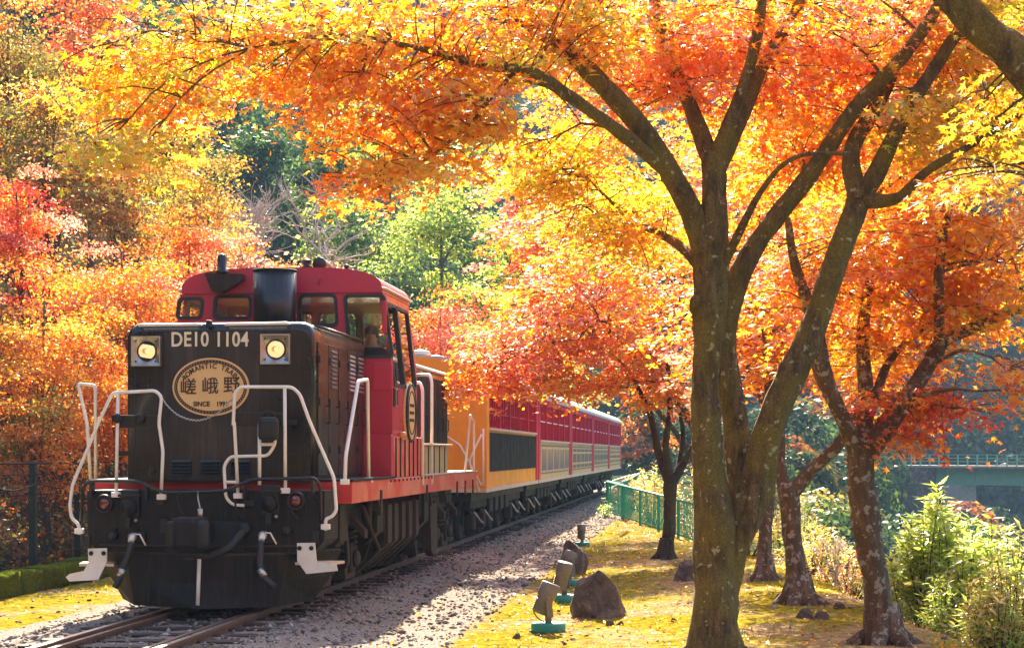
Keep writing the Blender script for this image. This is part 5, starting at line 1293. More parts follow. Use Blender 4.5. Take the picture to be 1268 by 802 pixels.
# ------------------------------------------------------------------ trees on the slope left of the track
LG = 'trees on the slope left of the track'
SLOPE = [
    ('big orange maple spreading low above the wire fence', 55, 400, 30, 105, 85, ('orange', 'rust', 'gold'), 11000, .052),
    ('orange maple drooping to the fence right beside the locomotive railing', 140, 455, 31, 75, 85, ('orange', 'rust'), 8000, .052),
    ('dark rust maple low against the wire fence', 35, 510, 28.5, 75, 50, ('rust', 'orange', 'olive'), 5000, .05),
    ('pink red maple at the edge of the slope above the big orange one', 20, 260, 33, 65, 70, ('pink', 'orange', 'red', 'pink'), 7500, .055),
    ('pale orange maple rising over the locomotive hood', 150, 330, 34, 90, 65, ('orange', 'pink', 'gold'), 10000, .056),
    ('pink blossom-like maple just left of the cab roof', 235, 320, 38, 75, 60, ('pink', 'rust', 'orange'), 8500, .062),
    ('rusty maple squeezed between the hood and the fence', 190, 420, 35, 60, 70, ('orange', 'rust', 'pink'), 6000, .058),
    ('straw yellow tree with olive patches halfway up the slope', 60, 130, 41, 80, 75, ('straw', 'olive', 'rust', 'olive'), 8500, .07),
    ('straw yellow tree in front of the dark evergreen wood', 170, 140, 44, 85, 80, ('straw', 'gold', 'olive'), 9000, .072),
    ('olive green dark tree between the straw yellow ones', 150, 225, 40, 75, 48, ('olive', 'straw', 'rust'), 6000, .066),
    ('yellow tree leaning over beside the bare twiggy one', 245, 215, 50, 60, 65, ('straw', 'gold', 'olive'), 6000, .08),
    ('red maple at the top of the slope', 110, 20, 50, 85, 55, ('red', 'pink', 'orange'), 6000, .085),
    ('olive tree at the top corner of the slope', 10, 50, 46, 65, 75, ('olive', 'straw', 'rust'), 6000, .08),
    ('purple brown tree under the straw yellow ones', 60, 195, 43, 65, 32, ('rust', 'olive'), 3600, .07),
    ('pink orange maple behind the cab roof', 300, 325, 52, 70, 42, ('pink', 'orange'), 5200, .085),
    ('low pink maple behind the exhaust stack', 370, 340, 58, 65, 30, ('pink', 'straw'), 4000, .09),
    ('pink orange maple directly above the first coach', 545, 400, 52, 75, 45, ('pink', 'orange', 'red'), 6000, .085),
    ('red pink maple above the second coach', 620, 420, 64, 75, 45, ('pink', 'red', 'orange'), 5200, .10),
    ('yellow green tree over the roofs of the last coaches', 700, 450, 84, 70, 45, ('lightgreen', 'straw'), 3400, .14),
    ('red topped tree between the evergreens and the near boughs', 230, 75, 62, 65, 45, ('pink', 'straw', 'red'), 4200, .10),
]
for lab, px, py, Y, rx, ry, pal, n, ls in SLOPE:
    hill_tree('slope_tree', lab, px, py, Y, rx, ry, pal, int(n * 1.25), ls, LG, ncl=44, layer=.6, skirt=True)
def undergrowth():
    n = 44000; u = 2 + 62 * rng.random(n) ** 1.2; v = -4.6 - 16 * rng.random(n) ** 1.7
    xy = tracklocal(v, u); X, Y = xy[:, 0], xy[:, 1]; lump = np.sin(X * 2.1 + Y * .7) * np.sin(Y * 1.6 - X)
    P = np.stack([X, Y, hgt(X, Y) + np.abs(rng.normal(0, .42, n)) * np.clip(.7 + .5 * lump, .1, 1.3)], -1)
    k = rng.random(n)[:, None]; k2 = (lump * .5 + .5)[:, None]
    tint = np.where(k < .30, tints(['rust'], n) * .6, np.where(k < .72, tints(['olive'], n) * .6, np.where(k < .95, tints(['darkgreen'], n), tints(['orange'], n))))  # rust and olive darkened: shade of the foliage above put into the tint
    V, L, C_ = leaf_arrays(P, rng.normal(size=(n, 3)) + np.array([.3, -.3, .8]), rng.uniform(.06, .13, n), tint, RHOMB, RHOMB_T)
    tag(fast_mesh('undergrowth', V, L, 3, M['farleaf'], None, C_), 'low leafy undergrowth covering the slope behind the wire fence', 'undergrowth', kind='stuff')
undergrowth()
# evergreen and pale green wood behind, and the bare tree
WG = 'wood on the hillside behind the train'
WOOD = [
    ('dark evergreen tree with deep green crown behind the bare twiggy tree', 320, 190, 100, 60, 60, ('darkgreen', 'green'), 2600, .26),
    ('dark evergreen tree filling the gap under the near red sprays', 270, 140, 112, 60, 60, ('darkgreen',), 2200, .28),
    ('green broadleaf tree with pale top above the cab roof horns', 400, 190, 96, 62, 65, ('green', 'lightgreen', 'darkgreen'), 3000, .24),
    ('mid green tree behind the cab roof', 440, 270, 86, 60, 50, ('green', 'lightgreen'), 2600, .22),
    ('pale yellow green tree with a forked dark trunk above the first coach', 545, 265, 78, 70, 70, ('lightgreen', 'yellowgreen', 'green'), 3600, .17),
    ('pale green tree standing right of the fork-trunked one', 630, 290, 84, 55, 70, ('lightgreen', 'yellowgreen'), 2600, .19),
    ('low dark green tree at the foot of the pale green ones', 480, 340, 74, 60, 35, ('green', 'darkgreen', 'lightgreen'), 2400, .17),
    ('bright yellow green bush below the fork-trunked tree', 590, 365, 70, 45, 28, ('yellowgreen', 'lightgreen'), 1800, .15),
    ('green tree high behind the dark evergreens', 480, 150, 125, 60, 60, ('green', 'lightgreen'), 2000, .3),
    ('tall green tree behind the gold hanging sprays', 570, 170, 130, 60, 60, ('green', 'lightgreen'), 2000, .3),
    ('blue green tree high on the hillside behind the wood', 380, 100, 140, 70, 55, ('darkgreen', 'green'), 2000, .34),
    ('evergreen above the straw yellow slope trees', 200, 60, 130, 70, 60, ('darkgreen', 'green'), 2000, .32),
    ('dusky purple brown tree beyond the end of the train', 800, 545, 112, 45, 40, ('rust', 'darkgreen'), 1800, .26),
    ('dark tree beyond the end of the train', 860, 540, 120, 50, 50, ('darkgreen', 'green'), 1800, .28),
]
for lab, px, py, Y, rx, ry, pal, n, ls in WOOD:
    hill_tree('wood_tree', lab, px, py, Y, rx, ry, pal, n * 2, ls * .68, WG, ncl=26, layer=.75, shape=CARD, skirt=True)
# bare twiggy tree
def bare(px, py, Y, h, n):
    c = at(px, py, Y); base = Vector((c.x + .3, Y, h1(c.x + .3, Y) - .05)); root = empty('bare_tree', base)
    tag(root, 'leafless tree of pale grey twigs above the locomotive hood', 'tree')
    paths, radii = [], []
    def grow(p, d, L_, r, lev):
        k = 5; pts = [p]; q = Vector(p)
        for i in range(k - 1):
            d = (d + Vector((rnd.gauss(0, .16), rnd.gauss(0, .16), rnd.gauss(.03, .12)))).normalized(); q = q + d * L_ / (k - 1); pts.append(q.copy())
        paths.append([tuple(x - base) for x in pts]); radii.append(np.linspace(r, r * .55, k))
        if lev == 0: return
        for i in range(n[lev - 1]):
            a = rnd.uniform(.3, 1); j = min(int(a * (k - 1)), k - 2); s_ = pts[j].lerp(pts[j + 1], a * (k - 1) - j)
            nd = (d + Vector((rnd.gauss(0, .75), rnd.gauss(0, .75), rnd.gauss(.25, .4)))).normalized()
            grow(s_, nd, L_ * rnd.uniform(.5, .75), r * .62, lev - 1)
    top = c.z - base.z
    for i in range(5): grow(base + Vector((rnd.gauss(0, .2), rnd.gauss(0, .2), max(0, top * .25))), Vector((rnd.gauss(0, .4), rnd.gauss(0, .3), 1)).normalized(), h * .55, .085, 4)
    paths.append([tuple(Vector((0, 0, max(.4, top * .35))) * t_) for t_ in np.linspace(0, 1, 5)]); radii.append(np.linspace(.16, .10, 5))
    V, L = tube_arrays(np.array(paths), np.array(radii), 4)
    fast_mesh('branches', V, L, 4, M['paletwig'], root, None, True)['kind'] = 'stuff'
bare(345, 250, 60, 7.4, [4, 4, 4, 4])

# ------------------------------------------------------------------ far wooded mountains: one mass of crowns
def far_wood():
    n = 14000
    Y = 58 + 382 * rng.random(n) ** .9; X = Y * rng.uniform(-.36, .42, n)
    h = hgt(X, Y); v = (X - P0.x) * N.x + (Y - P0.y) * N.y
    ok = ((h > -9)) & ~((np.abs(v) < 7) & (Y < 160)) & ((v < -9) | (Y > 150) | (X > 13)) & ~((v < 0) & (Y < 105))
    rr_ = 1.0 + Y / 80; ok &= ~((X / Y * F + CX > 1075) & (Y < 175) & (h + 2.3 * rr_ > CAMZ - 46 / F * Y))
    X, Y, h = X[ok], Y[ok], h[ok]
    bx2 = rng.uniform(-45, 45, 900); by2 = rng.uniform(-75, -26, 900); X = np.append(X, bx2); Y = np.append(Y, by2); h = np.append(h, hgt(bx2, by2))   # unseen wooded slope behind the viewer, added for its reflections
    keep = []; cell = {}
    for i in range(len(X)):
        r = 1.0 + abs(Y[i]) / 80; k = (int(X[i] / r / 1.15), int(Y[i] / r / 1.15))
        if k in cell: continue
        cell[k] = 1; keep.append(i)
    X, Y, h = X[keep], Y[keep], h[keep]; m_ = len(X)
    r = (1.0 + np.abs(Y) / 80) * rng.uniform(.8, 1.35, m_); cs = np.where(Y < 0, .6, np.maximum(.2, Y * .0030))
    k = np.clip(6.3 * r * r / (cs * cs * .62), 60, 900).astype(int)
    idx = np.repeat(np.arange(m_), k); n = len(idx)
    g = rng.normal(size=(n, 3)); g /= np.linalg.norm(g, axis=1, keepdims=True); g[:, 2] = np.abs(g[:, 2]) * 1.0 - .25
    P = np.stack([X, Y, h + r * .75], -1)[idx] + g * (r[idx] * rng.uniform(.75, 1.08, n))[:, None] * np.array([1, 1, 1.1])
    names = ['darkgreen', 'green', 'darkgreen', 'olive', 'darkgreen', 'rust', 'green', 'lightgreen']; hue = rng.choice(len(names), m_, p=[.3, .2, .2, .08, .12, .04, .04, .02])
    hue = np.where(Y < 0, rng.choice([3, 5, 5, 0, 8], m_), hue); names = names + ['orange']
    tint = np.empty((n, 3))
    for q, nm in enumerate(names):
        kk = hue[idx] == q; tint[kk] = tints([nm], int(kk.sum()), .15)
    tint *= np.exp(rng.normal(0, .22, m_))[idx][:, None] * .6  # whole mass dimmed: mountain shade put into the tints
    V, L, C_ = leaf_arrays(P, g + rng.normal(0, .35, (n, 3)) + np.array([0, 0, .3]), cs[idx] * rng.uniform(.7, 1.3, n), np.clip(tint, 0, .9), CARD, RHOMB_T)
    o = fast_mesh('distant_wood', V, L, 3, M['farleaf'], None, C_)
    tag(o, 'far dark wooded mountainsides closing the gorge', 'woodland', kind='stuff'); print('far crowns', m_)
far_wood()

# ------------------------------------------------------------------ shrubs on the river bank
def shrub(label, px, py_top, Y, rx, pal, stems, per, ls, X=None, group='shrubs on the river bank', shape=LANCE, flower=False, dz=0.0):
    c = at(px, py_top, Y); X = c.x if X is None else X; gz = h1(X, Y) - .05; H = max(.5, c.z - gz); base = Vector((X, Y, gz)); rad = rx / F * Y
    root = empty('shrub', base); tag(root, label, 'shrub', group)
    k = 7; paths = np.zeros((stems, k, 3)); t = np.linspace(0, 1, k)[None, :, None]
    a = rng.uniform(0, 2 * PI, stems); rr = rad * np.sqrt(rng.random(stems)); hh = H * (1 - .45 * (rr / rad) ** 2) * rng.uniform(.85, 1.15, stems)
    tip = np.stack([np.cos(a) * rr, np.sin(a) * rr, hh], -1); s0 = np.stack([np.cos(a) * rr * .25, np.sin(a) * rr * .25, np.zeros(stems)], -1)
    paths = s0[:, None] * (1 - t) + tip[:, None] * t + np.sin(t * PI) * rng.normal(0, .05 * H, (stems, 1, 3))
    V, L = tube_arrays(paths, np.linspace(.014, .003, k)[None].repeat(stems, 0), 4)
    fast_mesh('stems', V, L, 4, M['farbark'], root, None, True)['kind'] = 'stuff'
    n = stems * per; idx = np.repeat(np.arange(stems), per); tt = .22 + .8 * rng.random(n) ** .8; tt = np.minimum(tt, .999)
    f = tt * (k - 1); i0 = f.astype(int); fr = (f - i0)[:, None]; P = paths[idx, i0] * (1 - fr) + paths[idx, np.minimum(i0 + 1, k - 1)] * fr
    an = rng.uniform(0, 2 * PI, n); sd = np.stack([np.cos(an), np.sin(an), rng.uniform(-.1, .7, n)], -1)
    off = rng.uniform(0, 1, n)[:, None] * (1.05 - tt)[:, None] * .33 * H ** .5; P = P + sd * off * np.array([1, 1, .5])
    dirs = sd + np.array([0, 0, .25]) + rng.normal(0, .25, (n, 3)); nrm = np.array([0, 0, 1.0]) + rng.normal(0, .5, (n, 3)) - sd * .2
    tint = tints(pal, n, .2); sz = ls * np.exp(rng.normal(0, .25, n))
    V, L, C_ = leaf_arrays(P, nrm, sz, tint, shape, RHOMB_T, dirs)
    fast_mesh('foliage', V, L, 3, M['shrubleaf'], root, C_)['kind'] = 'stuff'
    return root
shrub('tall pale green shrub with long pointed leaves, highest on the bank', 1160, 612, 22.5, 60, ('yellowgreen', 'lightgreen'), 44, 75, .15)
shrub('pale green long-leaved shrub leaning beside the tallest one', 1215, 645, 21.5, 60, ('yellowgreen', 'lightgreen'), 42, 70, .14)
shrub('pale green shrub with browning tips at the low edge of the moss', 1255, 675, 20.0, 65, ('yellowgreen', 'straw', 'lightgreen'), 44, 66, .11)
shrub('low yellow green shrub close behind the lichen-blotched forked maple', 1125, 690, 24, 50, ('yellowgreen', 'lightgreen'), 38, 66, .11)
shrub('small fine-leaved shrub in front of the pale green ones', 1230, 735, 19.6, 50, ('yellowgreen', 'yellowgreen', 'straw'), 40, 60, .085)
shrub('small speckled shrub at the foot of the tallest pale green one', 1180, 728, 21, 45, ('yellowgreen', 'lightgreen'), 36, 60, .085)
shrub('yellow flowering shrub right of the thin upright trunk', 1010, 650, 30, 50, ('straw', 'yellowgreen', 'gold'), 34, 60, .075)
shrub('yellow shrub between the big maple and the thin upright trunk', 925, 625, 34, 50, ('yellowgreen', 'straw', 'gold'), 34, 60, .08)
shrub('straw coloured shrub on the bank edge behind the low fork', 1050, 680, 28, 42, ('straw', 'yellowgreen', 'pink'), 30, 56, .07)
shrub('bushy yellow shrub on the bank beyond the rocks', 975, 610, 38, 55, ('yellowgreen', 'straw'), 34, 56, .085)
shrub('pinkish yellow shrub behind the end of the green railing', 868, 575, 53, 38, ('straw', 'pink', 'yellowgreen'), 32, 60, .09)
shrub('bright yellow shrub over the bend of the green railing', 808, 578, 56, 36, ('yellowgreen', 'straw', 'gold'), 32, 60, .10)
shrub('pale orange shrub behind the middle of the green railing', 785, 588, 63, 30, ('straw', 'pink', 'gold'), 28, 56, .10)
shrub('low green plant at the foot of the green railing corner', 757, 618, 54.6, 9, ('yellowgreen', 'lightgreen'), 8, 26, .09, X=2.75)
# grass plumes
def plume(px, py, Y, n, lab):
    c = at(px, py, Y); g = h1(c.x, Y); base = Vector((c.x, Y, g - .05)); root = empty('plume_grass', base); tag(root, lab, 'grass', 'plume grass on the bank edge')
    H = max(.6, c.z - g); k = 7; t = np.linspace(0, 1, k); P = []
    for i in range(n):
        a = rnd.uniform(0, 2 * PI); b = rnd.uniform(.15, .55); P.append(np.stack([np.cos(a) * b * t ** 2 * H, np.sin(a) * b * t ** 2 * H, H * (t - .18 * b * t ** 3) * rnd.uniform(.8, 1)], -1))
    P = np.array(P); V, L = tube_arrays(P, np.linspace(.006, .002, k)[None].repeat(n, 0), 3); fast_mesh('stalks', V, L, 4, M['paletwig'], root)['kind'] = 'stuff'
    m_ = 60; idx = np.repeat(np.arange(n), m_); u = .78 + .22 * rng.random(len(idx)); f = u * (k - 1); i0 = np.minimum(f.astype(int), k - 2); fr = (f - i0)[:, None]
    Q = P[idx, i0] * (1 - fr) + P[idx, i0 + 1] * fr + rng.normal(0, .018, (len(idx), 3))
    V, L, C_ = leaf_arrays(Q, rng.normal(size=Q.shape), np.full(len(Q), .035), np.clip(np.array([.62, .5, .40]) * np.exp(rng.normal(0, .2, (len(Q), 1))), 0, .9), LANCE, RHOMB_T, rng.normal(size=Q.shape) + np.array([0, 0, -.5]))
    fast_mesh('plumes', V, L, 3, M['shrubleaf'], root, C_)['kind'] = 'stuff'
plume(1035, 655, 27, 12, 'pale feathery grass plumes nodding behind the straw coloured shrub')
plume(1105, 690, 25.5, 9, 'pale grass plumes between the forked maple and the tallest shrub')
plume(1000, 668, 31, 8, 'thin grass plumes rising over the yellow flowering shrub')

# ------------------------------------------------------------------ green railing beside the river
def railing_fence():
    a = at(866, 672, 47.0); b = on_ground(752, 639.5); c2 = at(770, 0, 56.5); d = at(792, 0, 76); e = at(812, 0, 80)
    pts = [Vector((p.x, p.y, h1(p.x, p.y) + .02)) for p in (a, b, c2, d, e)]; root = empty('green_railing', (a.x, a.y, 0)); tag(root, 'green painted metal railing bending along the river edge', 'railing')
    O = Vector((a.x, a.y, 0)); H = 1.06; bal_ = None; pst = None
    for i in range(len(pts) - 1):
        p, q = pts[i] - O, pts[i + 1] - O; L_ = (q - p).length; dr = (q - p).normalized(); ang = math.atan2(dr.y, dr.x)
        up = Vector((0, 0, 1))
        MB().tube([p + up * H, q + up * H], .03, 8).build('top_rail', M['green'], root)
        MB().tube([p + up * .16, q + up * .16], .022, 6).build('bottom_rail', M['green'], root)
        k = max(1, round(L_ / 2.0))
        for j in range(k + (1 if i == len(pts) - 2 else 0)):
            s = p + (q - p) * j / k
            if pst is None: pst = MB().bb((-.03, -.03, -.15), (.03, .03, H + .01), .006).build('post', M['green'], root); o = pst
            else: o = pst.copy(); link(o, root)
            o.location = s; o.rotation_euler = (0, 0, ang)
        nb = int(L_ / (.135 if i < 1 else .2))
        for j in range(nb):
            s = p + (q - p) * (j + .5) / nb
            if bal_ is None: bal_ = MB().bb((-.016, -.010, .13), (.016, .010, H - .01)).build('baluster', M['green'], root); o = bal_
            else: o = bal_.copy(); link(o, root)
            o.location = s; o.rotation_euler = (0, 0, ang)
railing_fence()

# ------------------------------------------------------------------ wire fence and mossy kerb left of the track
def moss_mat():
    m, t, b = nodes('mossy_stone'); n1 = noisetex(t, 5, 5, .65); n2 = noisetex(t, 30, 4, .7)
    c = mixc(t, ramp(t, n1, [(.28, 0), (.42, 1)]), ramp(t, n2, [(.3, (.10, .085, .065)), (.7, (.22, .19, .15))]), ramp(t, n2, [(.3, (.03, .05, .006)), (.7, (.17, .20, .02))]))
    t.links.new(c, b.inputs['Base Color']); b.inputs['Roughness'].default_value = 1; b.inputs['Specular IOR Level'].default_value = 0; bump(t, b, n2, 1, .03); return m
M['moss'] = moss_mat()
kerb = empty('mossy_kerb', tw(-3.95, -3, -RAIL), -TH); tag(kerb, 'moss-covered stone kerb below the wire fence', 'kerb')
for k in range(34):
    L_ = .9; mb = MB(); bm = bmesh.new(); bmesh.ops.create_cube(bm, size=1); bmesh.ops.scale(bm, vec=(.38, L_, .34), verts=bm.verts)
    bmesh.ops.subdivide_edges(bm, edges=bm.edges[:], cuts=4, use_grid_fill=True)
    for v_ in bm.verts:
        p = v_.co.copy() + Vector((0, k * L_, 0)); v_.co += Vector((mnoise.noise(p * 4), mnoise.noise(p * 4 + Vector((5, 5, 5))) * .5, mnoise.noise(p * 4 + Vector((9, 2, 7))))) * .06
    me = bpy.data.meshes.new('kerb_stone'); bm.to_mesh(me); bm.free()
    for p in me.polygons: p.use_smooth = True
    me.materials.append(M['moss']); o = link(bpy.data.objects.new('kerb_stone', me), kerb); o.location = (rnd.uniform(-.006, .006), k * (L_ - .03), .15 + rnd.uniform(-.012, .012)); o.rotation_euler = (0, 0, rnd.uniform(-.008, .008))
fen = empty('wire_fence', tw(-4.35, 0, -RAIL), -TH); tag(fen, 'chain-link fence on dark green posts behind the mossy kerb', 'fence')
gu = sp(41, 650, -4.35).y; FH = 1.78
pst = None
for k in range(-2, 12):
    u = gu + k * 1.95
    if pst is None: pst = MB().bb((-.05, -.05, -.2), (.05, .05, FH + .03), .008).build('post', M['darkgreen'], fen); o = pst
    else: o = pst.copy(); link(o, fen)
    o.location = (0, u, 0)
us, ue = gu - 2 * 1.95, gu + 11 * 1.95
for z in (.12, .42, .72, 1.02, 1.32, 1.62, FH):
    MB().tube([(.055, us, z), (.055, ue, z)], .007 if z < FH else .014, 5).build('line_wire', M['wire'], fen)
MB().tube([Vector((.075, us + (ue - us) * i / 60, 1.50 - .10 * abs(math.sin(PI * (us + (ue - us) * i / 60 - gu) / 1.95)))) for i in range(61)], .012, 5).build('slack_cable', M['wire'], fen)
ml = MB(); st = .075; wlen = 8.5; h0, h1_ = .05, FH - .03; W_ = []
nW = int((wlen + (h1_ - h0)) / st)
for sgn in (1, -1):
    for i in range(nW):
        a0 = us + i * st - (h1_ - h0) * (1 if sgn > 0 else 0); p = (.05 + .004 * sgn, a0 if sgn > 0 else a0, h0); q = (.05 + .004 * sgn, a0 + (h1_ - h0) * sgn, h1_)
        W_.append(np.linspace(p, q, 2))
W_ = np.array(W_); V, L = tube_arrays(W_, np.full(W_.shape[:2], .0024), 3); o = fast_mesh('wire_mesh', V, L, 4, M['wire'], fen); o['kind'] = 'stuff'

# ------------------------------------------------------------------ rocks and spotlights on the moss
def rock_mat():
    m, t, b = nodes('brown_boulder'); n1 = noisetex(t, 3, 6, .7, dist=.6); n2 = noisetex(t, 18, 5, .7)
    c = ramp(t, n1, [(.3, (.04, .030, .024)), (.5, (.11, .08, .062)), (.7, (.24, .19, .155))]); c = mixc(t, ramp(t, n2, [(.58, 0), (.72, .6)]), c, (.30, .27, .22))
    t.links.new(c, b.inputs['Base Color']); b.inputs['Roughness'].default_value = .9; b.inputs['Specular IOR Level'].default_value = .2; bump(t, b, mixc(t, .5, n1, n2), .9, .04); return m
M['rock'] = rock_mat()
def rock(label, px, py, w, h, seed, lean=0.0, peak=0.0):
    g = on_ground(px, py); s = g.y / F; bm = bmesh.new(); bmesh.ops.create_icosphere(bm, subdivisions=4, radius=1); rr = random.Random(seed)
    planes = [(Vector((rr.gauss(0, 1), rr.gauss(0, 1), rr.gauss(.3, .7))).normalized(), rr.uniform(.55, .85)) for _ in range(13)]
    for v_ in bm.verts:
        p = v_.co
        for n_, d_ in planes:
            k = p.dot(n_) - d_
            if k > 0: p -= n_ * k * .93
        p += p.normalized() * (mnoise.noise(p * 2.3 + Vector((seed, 0, 0))) * .10 + mnoise.noise(p * 7 + Vector((0, seed, 0))) * .035)
        z = max(p.z, -.35); p.z = z
        if peak: p.x *= 1 - peak * max(0, z); p.y *= 1 - peak * .6 * max(0, z)
        p.x += lean * z
    zs = [v_.co.z for v_ in bm.verts]; xs = [v_.co.x for v_ in bm.verts]; z0, z1_ = min(zs), max(zs); x0, x1_ = min(xs), max(xs)
    for v_ in bm.verts: v_.co = Vector(((v_.co.x - (x0 + x1_) / 2) / (x1_ - x0) * w * s, v_.co.y / (x1_ - x0) * w * s * .85, (v_.co.z - z0) / (z1_ - z0) * (h * s + .05) - .05))
    me = bpy.data.meshes.new('boulder'); bm.to_mesh(me); bm.free(); me.materials.append(M['rock'])
    for p in me.polygons: p.use_smooth = False
    o = link(bpy.data.objects.new('boulder', me)); o.location = (g.x, g.y + .12, h1(g.x, g.y)); tag(o, label, 'rock'); return o
rock('broad brown boulder with pointed top beside the front spotlight', 743, 762, 74, 58, 3, -.22, .35)
rock('dark blocky boulder behind the pair of spotlights', 710, 711, 38, 42, 8, .05, .1)
rock('small grey rock at the left foot of the big maple', 850, 722, 32, 26, 5, .3, .2)
for i, (px, py, w, lab) in enumerate(((757, 772, 13, 'small stone touching another in front of the broad pointed boulder'), (768, 773, 11, 'smaller of two stones in front of the broad pointed boulder'),
    (1042, 762, 15, 'rust brown stone lying alone between the slim forked maple and the blotched trunk'), (1000, 778, 24, 'flat stone lying in front of the slim forked maple'), (1020, 780, 20, 'flat stone beside the one before the slim forked maple'),
    (965, 752, 12, 'small stone at the left foot of the slim forked maple'), (835, 773, 9, 'tiny stone alone on the moss left of the big maple trunk'), (640, 790, 12, 'small stone where moss meets gravel left of the front spotlight'), (700, 799, 9, 'tiny stone in front of the front spotlight base'))):
    rock(lab, px, py, w, w * .55, 20 + i)['group'] = 'loose stones on the moss'
def spotlight(label, px, py, tilt, rz, k=1.0):
    g = on_ground(px, py); root = empty('garden_spotlight', (g.x, g.y, h1(g.x, g.y) - .01), rz); tag(root, label, 'spotlight', 'garden spotlights on the moss')
    MB().lathe([(.155, 0), (.16, .02), (.16, .075), (.15, .09), (.02, .092)], (0, 0, 0), (0, 0, 1), 24).build('base', M['spotgreen'], root)
    MB().bb((-.03, -.012, .08), (.03, .012, .17), .004).build('stem', M['spot'], root)
    ax = Vector((math.sin(tilt), 0, math.cos(tilt))); c = Vector((-.02, 0, .33))
    for s in (-1, 1): MB().prism([(-.02, s * .095, .15), (.035, s * .095, .15), c + Vector((.035, s * .095, .03)), c + Vector((-.02, s * .095, .03))], (0, s * .008, 0)).build('yoke_arm', M['spot'], root)
    MB().bb((-.02, -.10, .145), (.035, .10, .158)).build('yoke', M['spot'], root)
    h = MB().lathe([(.03, -.17), (.07, -.165), (.078, -.15), (.078, -.02), (.086, 0), (.09, .02), (.09, .12), (.082, .13)], c, ax, 24).build('housing', M['spot'], root)
    for j in range(6): MB().torus(c + ax * (-.145 + j * .02), .08, .005, ax, 24, 5).build('cooling_fin', M['spot'], h)
    MB().lathe([(.08, .118), (.078, .127), (.01, .128)], c, ax, 20).build('lens', M['redlens'] if False else M['glass'], h)
    MB().lathe([(.07, .08), (.03, .04)], c, ax, 16).build('reflector', M['steel'], h)
    for s in (-1, 1): MB().lathe([(.02, 0), (.02, .02), (.008, .025)], c + Vector((0, s * .1, 0)), (0, s, 0), 10).build('pivot_knob', M['spot'], root)
    MB().tube(rounded([(-.03, .0, .09), (-.10, .02, .13), (-.14, .03, .20), (-.09, .02, .23), (-.05, .0, .2)], .05), .006, 6).build('cable', M['rubber'], root)
    root.scale = (k, k, k)
spotlight('bronze spotlight tilted up on its green base, in front of the other two', 679, 781, .38, .1, 1.18)
spotlight('bronze spotlight on a green base between the front one and the dark boulder', 699, 745, .25, -.3, 1.15)
spotlight('bronze spotlight half hidden against the dark blocky boulder', 705, 727, .5, .5, 1.1)
spotlight('lone bronze spotlight standing behind the dark blocky boulder', 721, 675, .05, .2, 1.0)

# ------------------------------------------------------------------ girder bridge across the gorge
def bridge():
    Yb = 168.0; s = Yb / F; A = at(1092, 576, Yb); B = at(1460, 574, Yb - 22); root = empty('girder_bridge', A); tag(root, 'pale green plate girder bridge crossing the gorge before the far wood', 'bridge')
    d = B - A; d.z = 0; L_ = d.length; root.rotation_euler = (0, 0, math.atan2(d.y, d.x))
    gd = MB().bb((6, -.15, -1.55), (L_, .15, -.15)).build('girder', M['bridgegreen'], root)
    MB().bb((0, -1.3, -.15), (L_, 1.9, .05)).build('bridge_deck', M['concrete'], root)
    MB().bb((6, -.32, -1.62), (L_, .32, -1.55)).build('flange', M['bridgegreen'], gd)
    o0 = None
    for k in range(24):
        x = 6.3 + k * (L_ - 7) / 23
        if o0 is None: o0 = MB().bb((-.06, -.30, -1.54), (.06, -.151, -.16)).build('stiffener', M['bridgegreen'], gd); o = o0
        else: o = o0.copy(); link(o, gd)
        o.location = (x, 0, 0)
    o0 = None
    for k in range(30):
        x = .2 + k * (L_ - .4) / 29
        if o0 is None: o0 = MB().bb((-.05, -1.25, .05), (.05, -1.15, 1.0)).build('railing_post', M['bridgegreen'], root); o = o0
        else: o = o0.copy(); link(o, root)
        o.location = (x, 0, 0)
    for z in (.4, .68, .98): MB().bb((0, -1.24, z - .035), (L_, -1.16, z + .035)).build('railing_bar', M['bridgegreen'], root)
    x = (at(1235, 0, Yb - 8).x - A.x); MB().prism([(x - .9, -1, -1.62), (x + .9, -1, -1.62), (x + 1.3, -1, -16), (x - 1.3, -1, -16)], (0, 2.2, 0)).build('pier', M['concrete'], root)
    MB().bb((1, -1.2, -9), (6, 1.8, -.16)).build('abutment', M['rock'], root)
    MB().bb((1.2, -1.5, 0), (1.32, -1.38, 2.0)).build('marker_post', M['white'], root)
bridge()

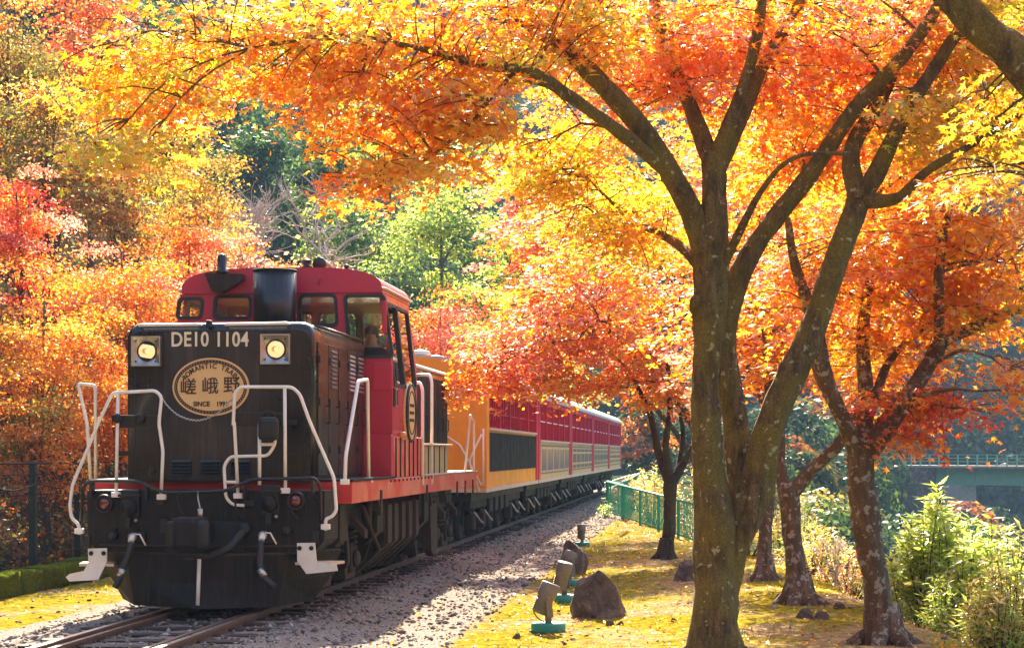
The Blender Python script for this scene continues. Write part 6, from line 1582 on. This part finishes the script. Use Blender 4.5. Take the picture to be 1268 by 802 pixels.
# ------------------------------------------------------------------ fallen leaves
def litter():
    n = 24000; X = rng.uniform(-9, 5.2, n); Y = 14 + 44 * rng.random(n) ** 1.25; v = (X - P0.x) * N.x + (Y - P0.y) * N.y
    ok = (np.abs(v) > 1.55) & ((v > 0) | (v < -1.7)) & ~((v < -3.7) & (v > -4.2)); dens = np.where(v > 3, .75, np.where(v < -4.4, 1, .35)); ok &= rng.random(n) < dens
    X, Y = X[ok], Y[ok]; n = len(X); P = np.stack([X, Y, hgt(X, Y) + .02], -1)
    k = rng.random(n); tint = np.where(k[:, None] < .15, tints(['straw'], n), np.where(k[:, None] < .70, tints(['rust'], n), np.where(k[:, None] < .9, tints(['gold'], n), tints(['olive'], n)))) * .8
    V, L, C_ = leaf_arrays(P, np.array([0, 0, 1.0]) + rng.normal(0, .4, (n, 3)), rng.uniform(.018, .046, n), tint * np.exp(rng.normal(0, .35, (n, 1))), RHOMB * np.array([1.2, 1.2, 4]), RHOMB_T)
    tag(fast_mesh('fallen_leaves', V, L, 3, M['leaf'], None, C_), 'dry fallen leaves scattered over moss and gravel', 'leaves', kind='stuff')
litter()
def tufts():
    n = 26000; X = rng.uniform(-7.5, 5.4, n); Y = 15 + 40 * rng.random(n) ** 1.3; v = (X - P0.x) * N.x + (Y - P0.y) * N.y
    f = np.sin(X * 1.9 + np.sin(Y * .8) * 1.5) * np.sin(Y * 1.15 + X * .6) + .5 * np.sin(X * 4.3) * np.sin(Y * 3.7)
    ok = (f > .05) & ((v > 3.4) | ((v < -2.7) & (v > -3.7))); X, Y = X[ok], Y[ok]; n = len(X)
    P = np.stack([X, Y, hgt(X, Y) + .005], -1); nr = rng.normal(size=(n, 3)); nr[:, 2] *= .3
    V, L, C_ = leaf_arrays(P, nr, rng.uniform(.02, .05, n), np.clip(np.array([.20, .19, .015]) * np.exp(rng.normal(0, .35, (n, 1))), 0, .6), LANCE * np.array([1.6, 1, 1]), RHOMB_T, np.array([0, 0, 1.0]) + rng.normal(0, .5, (n, 3)))
    tag(fast_mesh('moss_tufts', V, L, 3, M['shrubleaf'], None, C_), 'short yellow green moss and grass tufts on the ground', 'moss', kind='stuff')
tufts()

# ------------------------------------------------------------------ the air of the gorge
hm = bpy.data.materials.new('gorge_haze'); hm.use_nodes = True; t = hm.node_tree; t.nodes.remove(t.nodes['Principled BSDF'])
pv = nn(t, 'ShaderNodeVolumePrincipled'); pv.inputs['Color'].default_value = (.42, .66, 1.0, 1); pv.inputs['Density'].default_value = .00032; pv.inputs['Anisotropy'].default_value = .0
t.links.new(pv.outputs[0], t.nodes['Material Output'].inputs['Volume'])
tag(MB().bb((-920, -320, -20), (920, 1520, 172)).build('haze', hm), 'thin blue haze filling the gorge', 'haze', kind='stuff')
